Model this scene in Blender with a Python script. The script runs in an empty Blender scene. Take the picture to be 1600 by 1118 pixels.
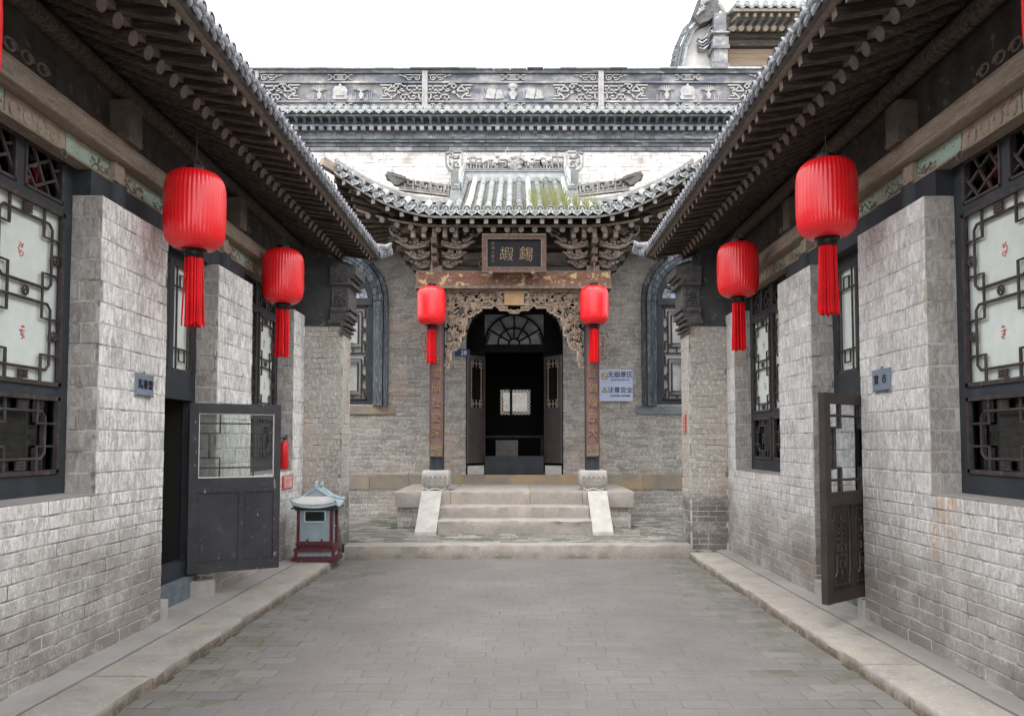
import bpy, math, random
import numpy as np
from mathutils import Matrix, Vector, Euler
R = math.radians
rnd = random.Random(7)
sc = bpy.context.scene
C = sc.collection
PI = math.pi

# ------------------------------------------------------------------ camera, sky, sun, exposure
PITCH = R(2.6)
FPX = 1150.0
CAMH = 1.62
cam = bpy.data.cameras.new('camera')
cam.sensor_fit = 'HORIZONTAL'
cam.sensor_width = 36.0
cam.lens = 36.0 * FPX / 1600.0
cam.shift_x = -8 / 1600.0
cam.shift_y = (637.8 - 559.0) / 1600.0
cam.clip_end = 500
camo = bpy.data.objects.new('camera', cam)
C.objects.link(camo)
camo.location = (0, 0, CAMH)
camo.rotation_euler = (PI / 2 + PITCH, 0, 0)
sc.camera = camo

w = bpy.data.worlds.new('World'); sc.world = w; w.use_nodes = True
nt = w.node_tree; nt.nodes.clear()
out = nt.nodes.new('ShaderNodeOutputWorld'); bg = nt.nodes.new('ShaderNodeBackground')
sky = nt.nodes.new('ShaderNodeTexSky'); sky.sky_type = 'NISHITA'; sky.sun_disc = False
sky.sun_elevation = R(62); sky.sun_rotation = R(170)
hs = nt.nodes.new('ShaderNodeHueSaturation'); hs.inputs['Saturation'].default_value = 0.25
mx = nt.nodes.new('ShaderNodeMix'); mx.data_type = 'RGBA'; mx.inputs[0].default_value = 0.8
mx.inputs[7].default_value = (9.6, 9.9, 10.2, 1)      # the cloud layer
nt.links.new(sky.outputs[0], hs.inputs['Color']); nt.links.new(hs.outputs[0], mx.inputs[6])
nt.links.new(mx.outputs[2], bg.inputs[0]); nt.links.new(bg.outputs[0], out.inputs[0])
bg.inputs[1].default_value = 0.13
sun = bpy.data.lights.new('sun', 'SUN'); sun.energy = 1.1; sun.angle = R(25); sun.color = (1, 0.97, 0.93)
suno = bpy.data.objects.new('sun', sun); C.objects.link(suno)
suno.rotation_euler = Vector((0.15, 0.45, -1.0)).to_track_quat('-Z', 'Y').to_euler()
sc.view_settings.view_transform = 'Standard'; sc.view_settings.look = 'None'
sc.view_settings.gamma = 1; sc.view_settings.use_curve_mapping = False
sc.view_settings.exposure = 1.38
sc.cycles.max_bounces = 8
sc.cycles.diffuse_bounces = 5

# ------------------------------------------------------------------ helpers
def proj(p):
    c, s = math.cos(PITCH), math.sin(PITCH)
    y, z = p[1], p[2] - CAMH
    d = y * c + z * s
    if d < 0.3: return None
    return (808 + FPX * p[0] / d, 637.8 - FPX * (-y * s + z * c) / d, FPX / d)

class MB:
    def __init__(s): s.v = []; s.f = []; s.t = []
    def add(s, vs, fs, tone=0.5):
        n = len(s.v); s.v.extend([tuple(v) for v in vs]); s.t.extend([tone] * len(vs))
        s.f.extend([tuple(i + n for i in f) for f in fs])
    def box(s, x0, x1, y0, y1, z0, z1, tone=0.5):
        if x0 > x1: x0, x1 = x1, x0
        if y0 > y1: y0, y1 = y1, y0
        if z0 > z1: z0, z1 = z1, z0
        s.add([(x0,y0,z0),(x1,y0,z0),(x1,y1,z0),(x0,y1,z0),(x0,y0,z1),(x1,y0,z1),(x1,y1,z1),(x0,y1,z1)],
              [(3,2,1,0),(4,5,6,7),(0,1,5,4),(1,2,6,5),(2,3,7,6),(3,0,4,7)], tone)
    def bar(s, p0, p1, wd, ht, up=(0,0,1), tone=0.5, wd1=None, ht1=None):
        p0 = Vector(p0); p1 = Vector(p1); d = (p1 - p0)
        if d.length < 1e-6: return
        d.normalize(); up = Vector(up); sd = d.cross(up)
        if sd.length < 1e-4: sd = d.cross(Vector((1,0,0)))
        sd.normalize(); u2 = sd.cross(d)
        wd1 = wd if wd1 is None else wd1; ht1 = ht if ht1 is None else ht1
        vs = []
        for p, a, b in ((p0, wd, ht), (p1, wd1, ht1)):
            for i, j in ((-1,-1),(1,-1),(1,1),(-1,1)): vs.append(p + sd*(i*a/2) + u2*(j*b/2))
        s.add(vs, [(0,1,2,3),(7,6,5,4),(0,4,5,1),(1,5,6,2),(2,6,7,3),(3,7,4,0)], tone)
    def tube(s, pts, r, n=8, tone=0.5, cap=True):
        pts = [Vector(p) for p in pts]; k = len(pts)
        rs = r if isinstance(r, (list, tuple)) else [r] * k
        vs = []; prev = None
        for i, p in enumerate(pts):
            d = (pts[min(i+1,k-1)] - pts[max(i-1,0)])
            if d.length < 1e-7: d = Vector((0,0,1))
            d.normalize()
            if prev is None:
                a = Vector((0,0,1)) if abs(d.z) < .9 else Vector((1,0,0))
                u = d.cross(a).normalized()
            else:
                u = (prev - d * prev.dot(d))
                u = u.normalized() if u.length > 1e-5 else d.cross(Vector((0,0,1))).normalized()
            prev = u; v = d.cross(u)
            for j in range(n):
                a = 2*PI*j/n; vs.append(p + u*(math.cos(a)*rs[i]) + v*(math.sin(a)*rs[i]))
        fs = []
        for i in range(k-1):
            for j in range(n):
                fs.append((i*n+j, i*n+(j+1)%n, (i+1)*n+(j+1)%n, (i+1)*n+j))
        if cap: fs.append(tuple(range(n-1,-1,-1))); fs.append(tuple((k-1)*n+j for j in range(n)))
        s.add(vs, fs, tone)
    def lathe(s, c, prof, n=24, tone=0.5, axis='z', rf=None):
        vs = []; fs = []
        for r, z in prof:
            for j in range(n):
                a = 2*PI*j/n; q = r * (rf(a, z) if rf else 1)
                if axis == 'z': vs.append((c[0]+q*math.cos(a), c[1]+q*math.sin(a), c[2]+z))
                elif axis == 'y': vs.append((c[0]+q*math.cos(a), c[1]+z, c[2]+q*math.sin(a)))
                else: vs.append((c[0]+z, c[1]+q*math.cos(a), c[2]+q*math.sin(a)))
        for i in range(len(prof)-1):
            for j in range(n):
                fs.append((i*n+j, i*n+(j+1)%n, (i+1)*n+(j+1)%n, (i+1)*n+j))
        fs.append(tuple(range(n-1,-1,-1))); fs.append(tuple((len(prof)-1)*n+j for j in range(n)))
        s.add(vs, fs, tone)
    def prism(s, poly, fn, d0, d1, tone=0.5):
        n = len(poly)
        vs = [fn(a, b, d0) for a, b in poly] + [fn(a, b, d1) for a, b in poly]
        fs = [tuple(range(n-1,-1,-1)), tuple(range(n, 2*n))] + [(i,(i+1)%n,n+(i+1)%n,n+i) for i in range(n)]
        s.add(vs, fs, tone)
    def grid(s, fn, nu, nv, tone=0.5):
        vs = [fn(i/nu, j/nv) for i in range(nu+1) for j in range(nv+1)]
        s.add(vs, [(i*(nv+1)+j, (i+1)*(nv+1)+j, (i+1)*(nv+1)+j+1, i*(nv+1)+j+1) for i in range(nu) for j in range(nv)], tone)
    def ball(s, c, r, n=8, m=5, sc3=(1,1,1), tone=0.5):
        vs = []; fs = []
        for i in range(m+1):
            th = PI*i/m
            for j in range(n):
                a = 2*PI*j/n
                vs.append((c[0]+r*sc3[0]*math.sin(th)*math.cos(a), c[1]+r*sc3[1]*math.sin(th)*math.sin(a), c[2]+r*sc3[2]*math.cos(th)))
        for i in range(m):
            for j in range(n): fs.append((i*n+j, i*n+(j+1)%n, (i+1)*n+(j+1)%n, (i+1)*n+j))
        s.add(vs, fs, tone)
    def ring(s, c, r, t, axis='y', n=16, depth=.02, tone=.5):
        # flat ring facing along axis
        pts = []
        for j in range(n+1):
            a = 2*PI*j/n
            if axis == 'y': pts.append((c[0]+r*math.cos(a), c[1], c[2]+r*math.sin(a)))
            else: pts.append((c[0], c[1]+r*math.cos(a), c[2]+r*math.sin(a)))
        s.tube(pts, t, 5, tone, False)
    def mesh(s, name, m, smooth=False):
        me = bpy.data.meshes.new(name); me.from_pydata(s.v, [], s.f)
        a = me.attributes.new('tone', 'FLOAT', 'POINT'); a.data.foreach_set('value', s.t)
        if m is not None: me.materials.append(m)
        if smooth:
            me.shade_smooth()
            try: me.set_sharp_from_angle(angle=R(40))
            except Exception: pass
        me.update(); return me
    def build(s, name, m, parent=None, smooth=False, kind=None, loc=None):
        me = s.mesh(name, m, smooth)
        o = bpy.data.objects.new(name, me); C.objects.link(o)
        if loc is not None: o.location = loc
        if parent is not None: attach(o, parent)
        if kind: o['kind'] = kind
        return o

def attach(o, parent):
    o.parent = parent
    # every parent Empty/mesh here may sit away from the origin: keep world placement
    o.matrix_parent_inverse = wm(parent).inverted()
_wm = {}
def wm(o):
    m = Matrix.LocRotScale(o.location, o.rotation_euler, o.scale)
    if o.parent: return wm(o.parent) @ o.matrix_parent_inverse @ m
    return m
def thing(name, label, cat, loc=(0,0,0), group=None):
    o = bpy.data.objects.new(name, None); C.objects.link(o); o.location = loc
    o.empty_display_size = .2
    o['label'] = label; o['category'] = cat
    if group: o['group'] = group
    return o
def tag(o, label, cat, group=None):
    o['label'] = label; o['category'] = cat
    if group: o['group'] = group
    return o
def place(name, me, parent, loc, rot=(0,0,0), scl=(1,1,1), label=None):
    o = bpy.data.objects.new(name, me); C.objects.link(o)
    o.location = loc; o.rotation_euler = rot; o.scale = scl
    if parent is not None: attach(o, parent)
    if label: o['label'] = label
    return o
def copy_tree(o, parent=None):
    c = o.copy(); C.objects.link(c); c.parent = parent
    for ch in list(o.children): copy_tree(ch, c)
    return c
def text(s, size, m, parent, loc, rot, name='lettering', extrude=.004, offset=0, sx=1, align='CENTER'):
    cu = bpy.data.curves.new('t', 'FONT'); cu.body = s; cu.size = size; cu.extrude = extrude; cu.offset = offset
    cu.align_x = align; cu.align_y = 'CENTER'; cu.resolution_u = 3
    o = bpy.data.objects.new('t', cu); C.objects.link(o)
    bpy.context.view_layer.update()
    me = bpy.data.meshes.new_from_object(o.evaluated_get(bpy.context.evaluated_depsgraph_get()))
    bpy.data.objects.remove(o); bpy.data.curves.remove(cu)
    me.materials.clear(); me.materials.append(m)
    a = me.attributes.new('tone', 'FLOAT', 'POINT'); a.data.foreach_set('value', [0.5]*len(me.vertices))
    return place(name, me, parent, loc, rot, (sx, 1, 1))

# ------------------------------------------------------------------ materials
def M(name, c1, c2=None, scale=6, rough=.85, bump=.25, bscale=45, tone=0., stretch=(1,1,1), layers=(), metal=0, detail=6, spec=.3, coat=0):
    m = bpy.data.materials.new(name); m.use_nodes = True; n = m.node_tree; L = n.links
    b = n.nodes['Principled BSDF']
    b.inputs['Roughness'].default_value = rough; b.inputs['Metallic'].default_value = metal
    b.inputs['Specular IOR Level'].default_value = spec
    if coat: b.inputs['Coat Weight'].default_value = coat; b.inputs['Coat Roughness'].default_value = .25
    g = n.nodes.new('ShaderNodeNewGeometry')
    def noise(sc_, st, det=detail):
        mp = n.nodes.new('ShaderNodeMapping'); mp.inputs['Scale'].default_value = st
        L.new(g.outputs['Position'], mp.inputs['Vector'])
        t = n.nodes.new('ShaderNodeTexNoise'); t.inputs['Scale'].default_value = sc_; t.inputs['Detail'].default_value = det
        t.inputs['Roughness'].default_value = .62
        L.new(mp.outputs[0], t.inputs['Vector']); return t.outputs[0]
    def ramp(x, lo, hi):
        r = n.nodes.new('ShaderNodeMapRange'); r.inputs[1].default_value = lo; r.inputs[2].default_value = hi
        L.new(x, r.inputs[0]); return r.outputs[0]
    def mix(f, a, c):
        x = n.nodes.new('ShaderNodeMix'); x.data_type = 'RGBA'
        if isinstance(f, float): x.inputs[0].default_value = f
        else: L.new(f, x.inputs[0])
        for i, q in ((6, a), (7, c)):
            if isinstance(q, tuple): x.inputs[i].default_value = (*q, 1)
            else: L.new(q, x.inputs[i])
        return x.outputs[2]
    def math_(op, a, c, clamp=False):
        x = n.nodes.new('ShaderNodeMath'); x.operation = op; x.use_clamp = clamp
        for i, q in ((0, a), (1, c)):
            if isinstance(q, (int, float)): x.inputs[i].default_value = q
            else: L.new(q, x.inputs[i])
        return x.outputs[0]
    col = c1
    if c2: col = mix(ramp(noise(scale, stretch), .33, .67), c1, c2)
    for ly in layers:      # (colour, scale, lo, hi, strength, stretch, (zlo, zhi) or None)
        colr, s_, lo, hi, stg = ly[:5]; st = ly[5] if len(ly) > 5 and ly[5] else (1,1,1)
        f = ramp(noise(s_, st), lo, hi)
        if len(ly) > 6 and ly[6]:
            sep = n.nodes.new('ShaderNodeSeparateXYZ'); L.new(g.outputs['Position'], sep.inputs[0])
            wob = math_('MULTIPLY', math_('SUBTRACT', noise(1.6, (1,1,1), 4), .5), ly[6][2] if len(ly[6]) > 2 else 1.1)
            f = math_('MULTIPLY', f, ramp(math_('ADD', sep.outputs[2], wob), ly[6][0], ly[6][1]))
        if len(ly) > 7 and ly[7]:
            sep = n.nodes.new('ShaderNodeSeparateXYZ'); L.new(g.outputs['Position'], sep.inputs[0])
            y0, y1, za, zb = ly[7]; ym = (y0+y1)/2
            dy = math_('ABSOLUTE', math_('SUBTRACT', sep.outputs[1], ym), 0)
            f = math_('MULTIPLY', f, ramp(dy, (y1-y0)/2, (y1-y0)/4))
            f = math_('MULTIPLY', f, ramp(sep.outputs[2], za, zb))
        f = math_('MULTIPLY', f, stg, True)
        col = mix(f, col, colr)
    if tone:
        at = n.nodes.new('ShaderNodeAttribute'); at.attribute_name = 'tone'
        k = math_('ADD', math_('MULTIPLY', math_('SUBTRACT', at.outputs['Fac'], .5), tone), 1)
        x = n.nodes.new('ShaderNodeVectorMath'); x.operation = 'SCALE'
        if isinstance(col, tuple): x.inputs[0].default_value = col
        else: L.new(col, x.inputs[0])
        L.new(k, x.inputs['Scale']); col = x.outputs[0]
    if isinstance(col, tuple): b.inputs['Base Color'].default_value = (*col, 1)
    else: L.new(col, b.inputs['Base Color'])
    if bump:
        bp = n.nodes.new('ShaderNodeBump'); bp.inputs['Strength'].default_value = bump; bp.inputs['Distance'].default_value = .01
        L.new(noise(bscale, stretch, 5), bp.inputs['Height']); L.new(bp.outputs[0], b.inputs['Normal'])
    return m
def glass(name, tint=(.8,.85,.85), alpha=.25, rough=.03):
    m = bpy.data.materials.new(name); m.use_nodes = True; n = m.node_tree; L = n.links; n.nodes.clear()
    o = n.nodes.new('ShaderNodeOutputMaterial'); t = n.nodes.new('ShaderNodeBsdfTransparent'); t.inputs[0].default_value = (*tint, 1)
    g = n.nodes.new('ShaderNodeBsdfGlossy'); g.inputs['Roughness'].default_value = rough; g.inputs[0].default_value = (.9,.93,.95,1)
    fr = n.nodes.new('ShaderNodeFresnel'); fr.inputs[0].default_value = 1.5
    ad = n.nodes.new('ShaderNodeMath'); ad.operation = 'ADD'; ad.inputs[1].default_value = alpha; ad.use_clamp = True
    x = n.nodes.new('ShaderNodeMixShader'); L.new(fr.outputs[0], ad.inputs[0]); L.new(ad.outputs[0], x.inputs[0])
    L.new(t.outputs[0], x.inputs[1]); L.new(g.outputs[0], x.inputs[2]); L.new(x.outputs[0], o.inputs[0]); return m

def wallmat(name, lo, hi, lime, k, tone, extra=()):
    return M(name, lo, hi, 3.5, .9, .55, 30, tone, layers=(
    ((.20,.185,.17), 1.3, .50, .68, .35, None, None),
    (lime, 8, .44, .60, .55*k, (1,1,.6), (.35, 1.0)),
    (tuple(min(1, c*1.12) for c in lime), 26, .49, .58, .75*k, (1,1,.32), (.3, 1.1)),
    (tuple(min(1, c*1.15) for c in lime), 60, .55, .62, .7*k, (1,1,.5), None),
    ((.20,.185,.175), 48, .585, .64, .50, (1,1,.55), None),
    ((.25,.24,.26), 17, .60, .66, .5, (1,1,.7), None),
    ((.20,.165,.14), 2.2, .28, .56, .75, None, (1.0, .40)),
    ((.50,.36,.30), .9, .60, .74, .35, None, None)) + tuple(extra))
m_brick = wallmat('side_brick', (.46,.435,.41), (.60,.575,.55), (.82,.795,.76), 1, .18)
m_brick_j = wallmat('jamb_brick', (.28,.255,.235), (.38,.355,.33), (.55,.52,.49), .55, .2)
m_brick_r = wallmat('side_brick_right', (.44,.42,.40), (.57,.55,.53), (.74,.715,.69), .8, .17, (
    ((.50,.25,.09), 13, .45, .62, .65, (3,3,.22), None, (4.95, 5.42, .55, 1.1)),
    ((.52,.26,.07), 13, .48, .62, .7, (3,3,.3), None, (9.0, 9.35, .8, 1.15)),))
m_mortar = M('mortar', (.46,.435,.405), (.62,.60,.56), 9, .95, .6, 40, layers=(((.13,.115,.10), 5, .46, .60, .85),))
m_mortar_dk = M('mortar_grey', (.42,.40,.38), (.60,.58,.55), 9, .95, .6, 40, layers=(((.14,.125,.11), 5, .50, .62, .8),))
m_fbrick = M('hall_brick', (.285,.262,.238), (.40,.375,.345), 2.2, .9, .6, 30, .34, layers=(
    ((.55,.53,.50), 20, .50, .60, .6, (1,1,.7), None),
    ((.80,.78,.76), 3.5, .30, .5, .95, None, (4.9, 6.0)),  # upper courses whitened: their overexposed brightness is put into the colour
    ((.44,.32,.25), 1.1, .50, .64, .5, None, None),
    ((.14,.125,.115), 30, .58, .64, .5, None, None),
    ((.17,.15,.135), 1.5, .54, .7, .45, None, None)))
m_pierbrick = M('pier_brick', (.36,.325,.29), (.50,.455,.41), 2.5, .9, .7, 30, .16, layers=(
    ((.68,.64,.60), 24, .50, .60, .7, (1,1,.6), None),
    ((.20,.175,.155), 40, .57, .64, .5, None, None),
    ((.50,.36,.27), 1.4, .5, .66, .45, (2,2,.4), None),
    ((.085,.078,.072), 3, .30, .55, .75, None, (1.0, .75, .5))))
m_plinth = M('plinth_stone', (.23,.195,.16), (.31,.265,.22), 3, .85, .4, 30, .2, layers=(((.45,.31,.15), 1.8, .5, .62, .6),))
m_paver = M('paver', (.150,.138,.133), (.190,.176,.171), 1.1, .82, .4, 35, .06, layers=(
    ((.26,.24,.235), 40, .56, .66, .4), ((.12,.108,.10), 55, .58, .66, .4),
    ((.135,.145,.10), 1.7, .56, .70, .3), ((.36,.34,.33), 30, .655, .69, .6), ((.14,.13,.122), .7, .5, .68, .35), ((.12,.11,.10), 9, .62, .7, .3)))
m_paver_moss = M('paver_mossy', (.15,.143,.128), (.215,.20,.185), 1.6, .85, .5, 35, .9, layers=(
    ((.095,.115,.06), 3.1, .50, .66, .5), ((.42,.39,.37), 5, .585, .61, .6, (1,2,1))))
m_bedding = M('worn_bedding', (.115,.104,.097), (.175,.16,.152), 2.5, .9, .4, 40)
m_paver_edge = M('edge_paver', (.155,.145,.132), (.20,.185,.175), 1.6, .85, .4, 35, .25, layers=(((.085,.105,.05), 4, .50, .64, .55), ((.30,.28,.26), 40, .58, .66, .4)))
m_joint = M('joint_soil', (.05,.05,.038), (.075,.085,.045), 5, .95, .5, 60)
m_kerb = M('kerb_stone', (.31,.28,.25), (.41,.38,.345), 3, .85, .6, 45, .22, layers=(
    ((.16,.12,.085), 7, .25, .50, .9, (1,1,.5), (.085, .03, .05)),
    ((.42,.31,.18), 3, .56, .70, .45), ((.20,.175,.15), 5, .54, .70, .5), ((.62,.60,.57), 40, .58, .66, .4)))
m_concrete = M('ledge_concrete', (.27,.248,.232), (.37,.348,.33), 1.4, .85, .35, 40, .1, stretch=(1,.5,1), layers=(
    ((.17,.15,.13), 9, .62, .72, .4),
    ((.24,.215,.19), 2.2, .52, .7, .5), ((.50,.485,.47), 1.2, .56, .7, .6)))
m_stone = M('step_stone', (.28,.25,.222), (.38,.345,.315), 4, .85, .7, 35, .15, layers=(
    ((.18,.155,.135), 45, .57, .65, .5), ((.09,.10,.06), 3, .42, .6, .6, None, (.10, .02, .1)),
    ((.38,.28,.16), 1.9, .58, .70, .5), ((.20,.18,.16), 8, .55, .7, .45), ((.48,.45,.42), 22, .6, .68, .4)))
m_stonew = M('pale_stone', (.36,.335,.31), (.47,.445,.42), 6, .8, .5, 60, .1, layers=(((.34,.25,.2), 9, .6, .72, .6),))
m_tile = M('roof_tile', (.15,.15,.165), (.29,.29,.305), 14, .75, .45, 70, .9, layers=(((.50,.50,.51), 20, .56, .66, .6), ((.10,.10,.11), 8, .56, .7, .4)))
m_tilew = M('weathered_roof_tile', (.25,.26,.26), (.40,.40,.395), 9, .8, .5, 60, 1.5, layers=(((.20,.22,.215), 14, .56, .68, .6), ((.42,.40,.22), 5, .64, .72, .4)))
m_tilebed = M('roof_bed', (.13,.125,.12), (.22,.21,.20), 12, .95, .5, 40, layers=(((.16,.20,.07), 6, .55, .65, .5),))
m_wood_dk = M('eave_timber', (.038,.030,.025), (.105,.083,.067), 6, .85, .6, 30, .5, stretch=(.5,5,5), layers=(((.27,.22,.185), 14, .55, .66, .55, (.5,6,6)), ((.015,.011,.009), 9, .58, .66, .7, (.5,5,5))))
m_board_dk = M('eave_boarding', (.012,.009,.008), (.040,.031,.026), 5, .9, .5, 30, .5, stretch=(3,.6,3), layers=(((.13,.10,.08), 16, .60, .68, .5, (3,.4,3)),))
m_wood_end = M('rafter_end', (.19,.15,.12), (.29,.24,.20), 18, .85, .4, 60, .2)
m_wood_be = M('beam_end_timber', (.085,.068,.055), (.15,.125,.10), 8, .85, .6, 30, .3, layers=(((.04,.032,.026), 16, .55, .65, .6),))
m_wood_lt = M('cornice_timber', (.22,.175,.13), (.34,.28,.22), 5, .8, .6, 40, .2, stretch=(4,.7,4), layers=(((.42,.37,.31), 30, .56, .64, .5, (2,.6,2)), ((.09,.07,.05), 50, .58, .64, .6, (2,.6,2)),((.12,.095,.07), 9, .55, .7, .6, (3,.6,3)),))
m_wood_md = M('carved_timber', (.13,.10,.078), (.29,.24,.20), 14, .8, .5, 60, .3, layers=(((.34,.29,.24), 22, .56, .66, .5),))
m_wood_carv = M('carved_panel_timber', (.25,.18,.13), (.45,.36,.28), 12, .8, .4, 70, .25, layers=(((.10,.06,.04), 9, .56, .68, .5),))
m_paint_green = M('frieze_paint', (.25,.37,.30), (.38,.47,.39), 3, .8, .3, 50, 0, layers=(((.36,.29,.21), 3.6, .50, .58, .95), ((.16,.10,.07), 24, .58, .64, .7)))
m_frieze_board = M('frieze_carved_board', (.30,.24,.18), (.40,.33,.26), 8, .8, .5, 60, 0, layers=(((.15,.11,.08), 25, .55, .62, .6),))
m_darkpaint = M('dark_painted_panel', (.035,.030,.025), (.075,.066,.055), 6, .85, .4, 40, 0, layers=(((.20,.20,.17), 9, .60, .66, .5),))
m_black = M('blue_black_paint', (.026,.031,.037), (.042,.048,.056), 4, .62, .2, 50, .2, layers=(((.10,.10,.10), 28, .63, .70, .5), ((.11,.13,.15), 2.2, .6, .75, .4)), spec=.35)
m_lat = M('lattice_paint', (.038,.029,.029), (.078,.062,.060), 12, .6, .3, 80, .2, layers=(((.22,.19,.18), 26, .6, .68, .5),))
m_door = M('door_paint', (.028,.027,.030), (.048,.045,.050), 3, .55, .3, 60, .3, layers=(((.36,.34,.31), 16, .655, .69, .8, (1,1,.35)), ((.20,.19,.18), 45, .63, .68, .5), ((.10,.095,.09), 9, .6, .7, .4)), spec=.4)
m_doorb = M('brown_door_paint', (.034,.026,.024), (.060,.047,.043), 5, .5, .3, 60, .2, layers=(((.22,.17,.14), 22, .66, .71, .5),), spec=.4)
m_paper = M('window_paper', (.62,.66,.62), (.72,.75,.71), 7, .9, .1, 60)
m_paper_old = M('old_window_paper', (.36,.37,.36), (.50,.51,.50), 5, .9, .1, 60)
m_papercut = M('red_paper_cut', (.60,.06,.05), (.70,.25,.22), 60, .8, 0)
m_glass = glass('window_glass', (.30,.32,.32), .04)
m_glassd = glass('door_glass', (.90,.93,.92), .0)
m_red = M('red_lantern_cloth', (.93,.009,.016), (.86,.008,.014), 3, .42, .05, 40, .12, spec=.45, coat=.6)
m_tassel = M('red_tassel', (.80,.006,.012), (.60,.004,.010), 9, .6, .1, 60, .5)
m_cap = M('black_lacquer', (.011,.010,.010), None, 4, .4, 0)
m_matt_black = M('matt_black_timber', (.010,.009,.009), (.018,.016,.015), 6, .95, .2, 40, spec=.05)  # very dark, matt colour for the main door's reveal, frame and fanlight
m_wire = M('wire', (.12,.11,.10), None, 4, .5, 0, metal=.5)
m_gold = M('gilding', (.33,.235,.13), (.20,.145,.085), 25, .5, .3, 60)
m_plaq = M('plaque_field', (.010,.010,.012), (.018,.017,.020), 8, .65, .2, 60)
m_plaqf = M('plaque_frame', (.115,.066,.05), (.17,.10,.078), 9, .6, .4, 60, layers=(((.5,.4,.34), 30, .6, .68, .6),))
m_coup = M('couplet_board', (.16,.088,.082), (.21,.12,.112), 8, .65, .3, 60, stretch=(4,4,.8))
m_beam = M('painted_beam', (.17,.075,.05), (.25,.125,.085), 6, .7, .5, 40, 0, stretch=(.6,2,2), layers=(((.56,.43,.20), 6, .555, .58, .9, (1,1,1.3)), ((.42,.30,.12), 3, .60, .62, .8), ((.50,.44,.34), 16, .58, .66, .7), ((.10,.05,.035), 9, .6, .66, .6)))
m_blueP = M('hood_paint', (.055,.066,.08), (.13,.145,.165), 5, .8, .5, 50, .7, stretch=(4,4,.5), layers=(((.42,.43,.44), 22, .56, .64, .65, (4,4,.35)),))
m_chitou = M('grey_plaster', (.05,.05,.052), (.095,.094,.093), 2.4, .9, .4, 40, .2, layers=(((.25,.235,.22), 8, .58, .7, .6),))
m_carvbrick = M('carved_brick', (.075,.072,.070), (.145,.14,.135), 12, .9, .5, 60, .2)
m_parapet = M('parapet_brick', (.16,.16,.175), (.28,.265,.265), 3, .85, .4, 50, .5, layers=(((.46,.42,.40), 5, .50, .66, .7), ((.09,.10,.13), 2.5, .50, .62, .8, (.6,1,2)),))
m_relief = M('parapet_relief', (.29,.28,.27), (.44,.425,.405), 10, .85, .4, 60, .1, layers=(((.22,.22,.22), 20, .6, .7, .5),))
m_fret = M('fired_clay_ornament', (.20,.19,.18), (.33,.315,.30), 12, .85, .5, 60, .6, layers=(((.48,.46,.44), 18, .58, .68, .5),))
m_cornice = M('grey_cornice', (.085,.092,.10), (.17,.18,.19), 5, .85, .4, 50, .3, layers=(((.46,.46,.46), 11, .56, .66, .6, (.4,1,2)),))
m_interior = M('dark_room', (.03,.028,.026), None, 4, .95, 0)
m_sign = M('sign_board', (.44,.49,.68), (.50,.55,.73), 2, .4, 0, spec=.5)
m_signw = M('sign_edge', (.75,.78,.85), None, 2, .5, 0)
m_ink = M('sign_ink', (.012,.012,.02), None, 2, .5, 0)
m_yellow = M('sign_yellow', (.72,.66,.28), None, 2, .5, 0)
m_sred = M('sign_red', (.52,.05,.045), (.60,.09,.08), 20, .5, 0)
m_white = M('white_paint', (.75,.72,.70), None, 2, .6, 0)
m_plate = M('room_plate', (.17,.21,.26), (.235,.275,.33), 5, .5, .2, 60)
m_ext = M('extinguisher_red', (.72,.015,.02), None, 3, .3, 0, spec=.5)
m_binblue = M('bin_blue', (.22,.285,.315), (.30,.36,.385), 7, .55, .25, 50, 0, layers=(((.55,.6,.62), 20, .58, .68, .4, (2,2,.5)),))
m_binred = M('bin_maroon', (.085,.018,.026), (.125,.03,.04), 9, .5, .25, 60, 0, layers=(((.5,.4,.4), 30, .64, .7, .5),))
m_binroof = M('bin_roof', (.36,.46,.49), (.52,.60,.62), 8, .5, .3, 50)
m_bindk = M('bin_dark_green', (.03,.05,.045), None, 5, .6, 0)
m_grass = M('grass', (.15,.18,.06), (.30,.29,.15), 9, .8, 0)
m_bluestone = M('blue_grey_stone', (.11,.135,.16), (.20,.22,.24), 6, .85, .4, 40, 0, layers=(((.3,.3,.3), 15, .56, .68, .5),))
m_tower = M('tower_brick', (.50,.47,.44), (.62,.59,.56), 9, .9, .4, 60)
m_brownboard = M('brown_boards', (.20,.14,.095), (.27,.20,.14), 3, .8, .3, 40, 0, stretch=(.4,2,3))

# ------------------------------------------------------------------ bricks
NV = 10
def unit_brick(k):
    r = random.Random(100 + k); a = MB(); j = lambda q: r.uniform(-q, q)
    b = .012   # front face inset (rounded arris); front is -y
    bx, bz = b, .045
    vs = [(-.5,.5,-.5),(.5,.5,-.5),(.5,.5,.5),(-.5,.5,.5),
          (-.5+j(.004),-.38,-.5+j(.02)),(.5+j(.004),-.38,-.5+j(.02)),(.5+j(.004),-.38,.5+j(.02)),(-.5+j(.004),-.38,.5+j(.02)),
          (-.5+bx+abs(j(.012)),-.5+j(.03),-.5+bz+abs(j(.05))),(.5-bx-abs(j(.012)),-.5+j(.03),-.5+bz+abs(j(.05))),
          (.5-bx-abs(j(.012)),-.5+j(.03),.5-bz-abs(j(.05))),(-.5+bx+abs(j(.012)),-.5+j(.03),.5-bz-abs(j(.05)))]
    fs = [(0,3,2,1),(0,1,5,4),(1,2,6,5),(2,3,7,6),(3,0,4,7),(4,5,9,8),(5,6,10,9),(6,7,11,10),(7,4,8,11),(8,9,10,11)]
    a.add(vs, fs, (k + .5) / NV); return a
UB = [unit_brick(k) for k in range(NV)]
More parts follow.
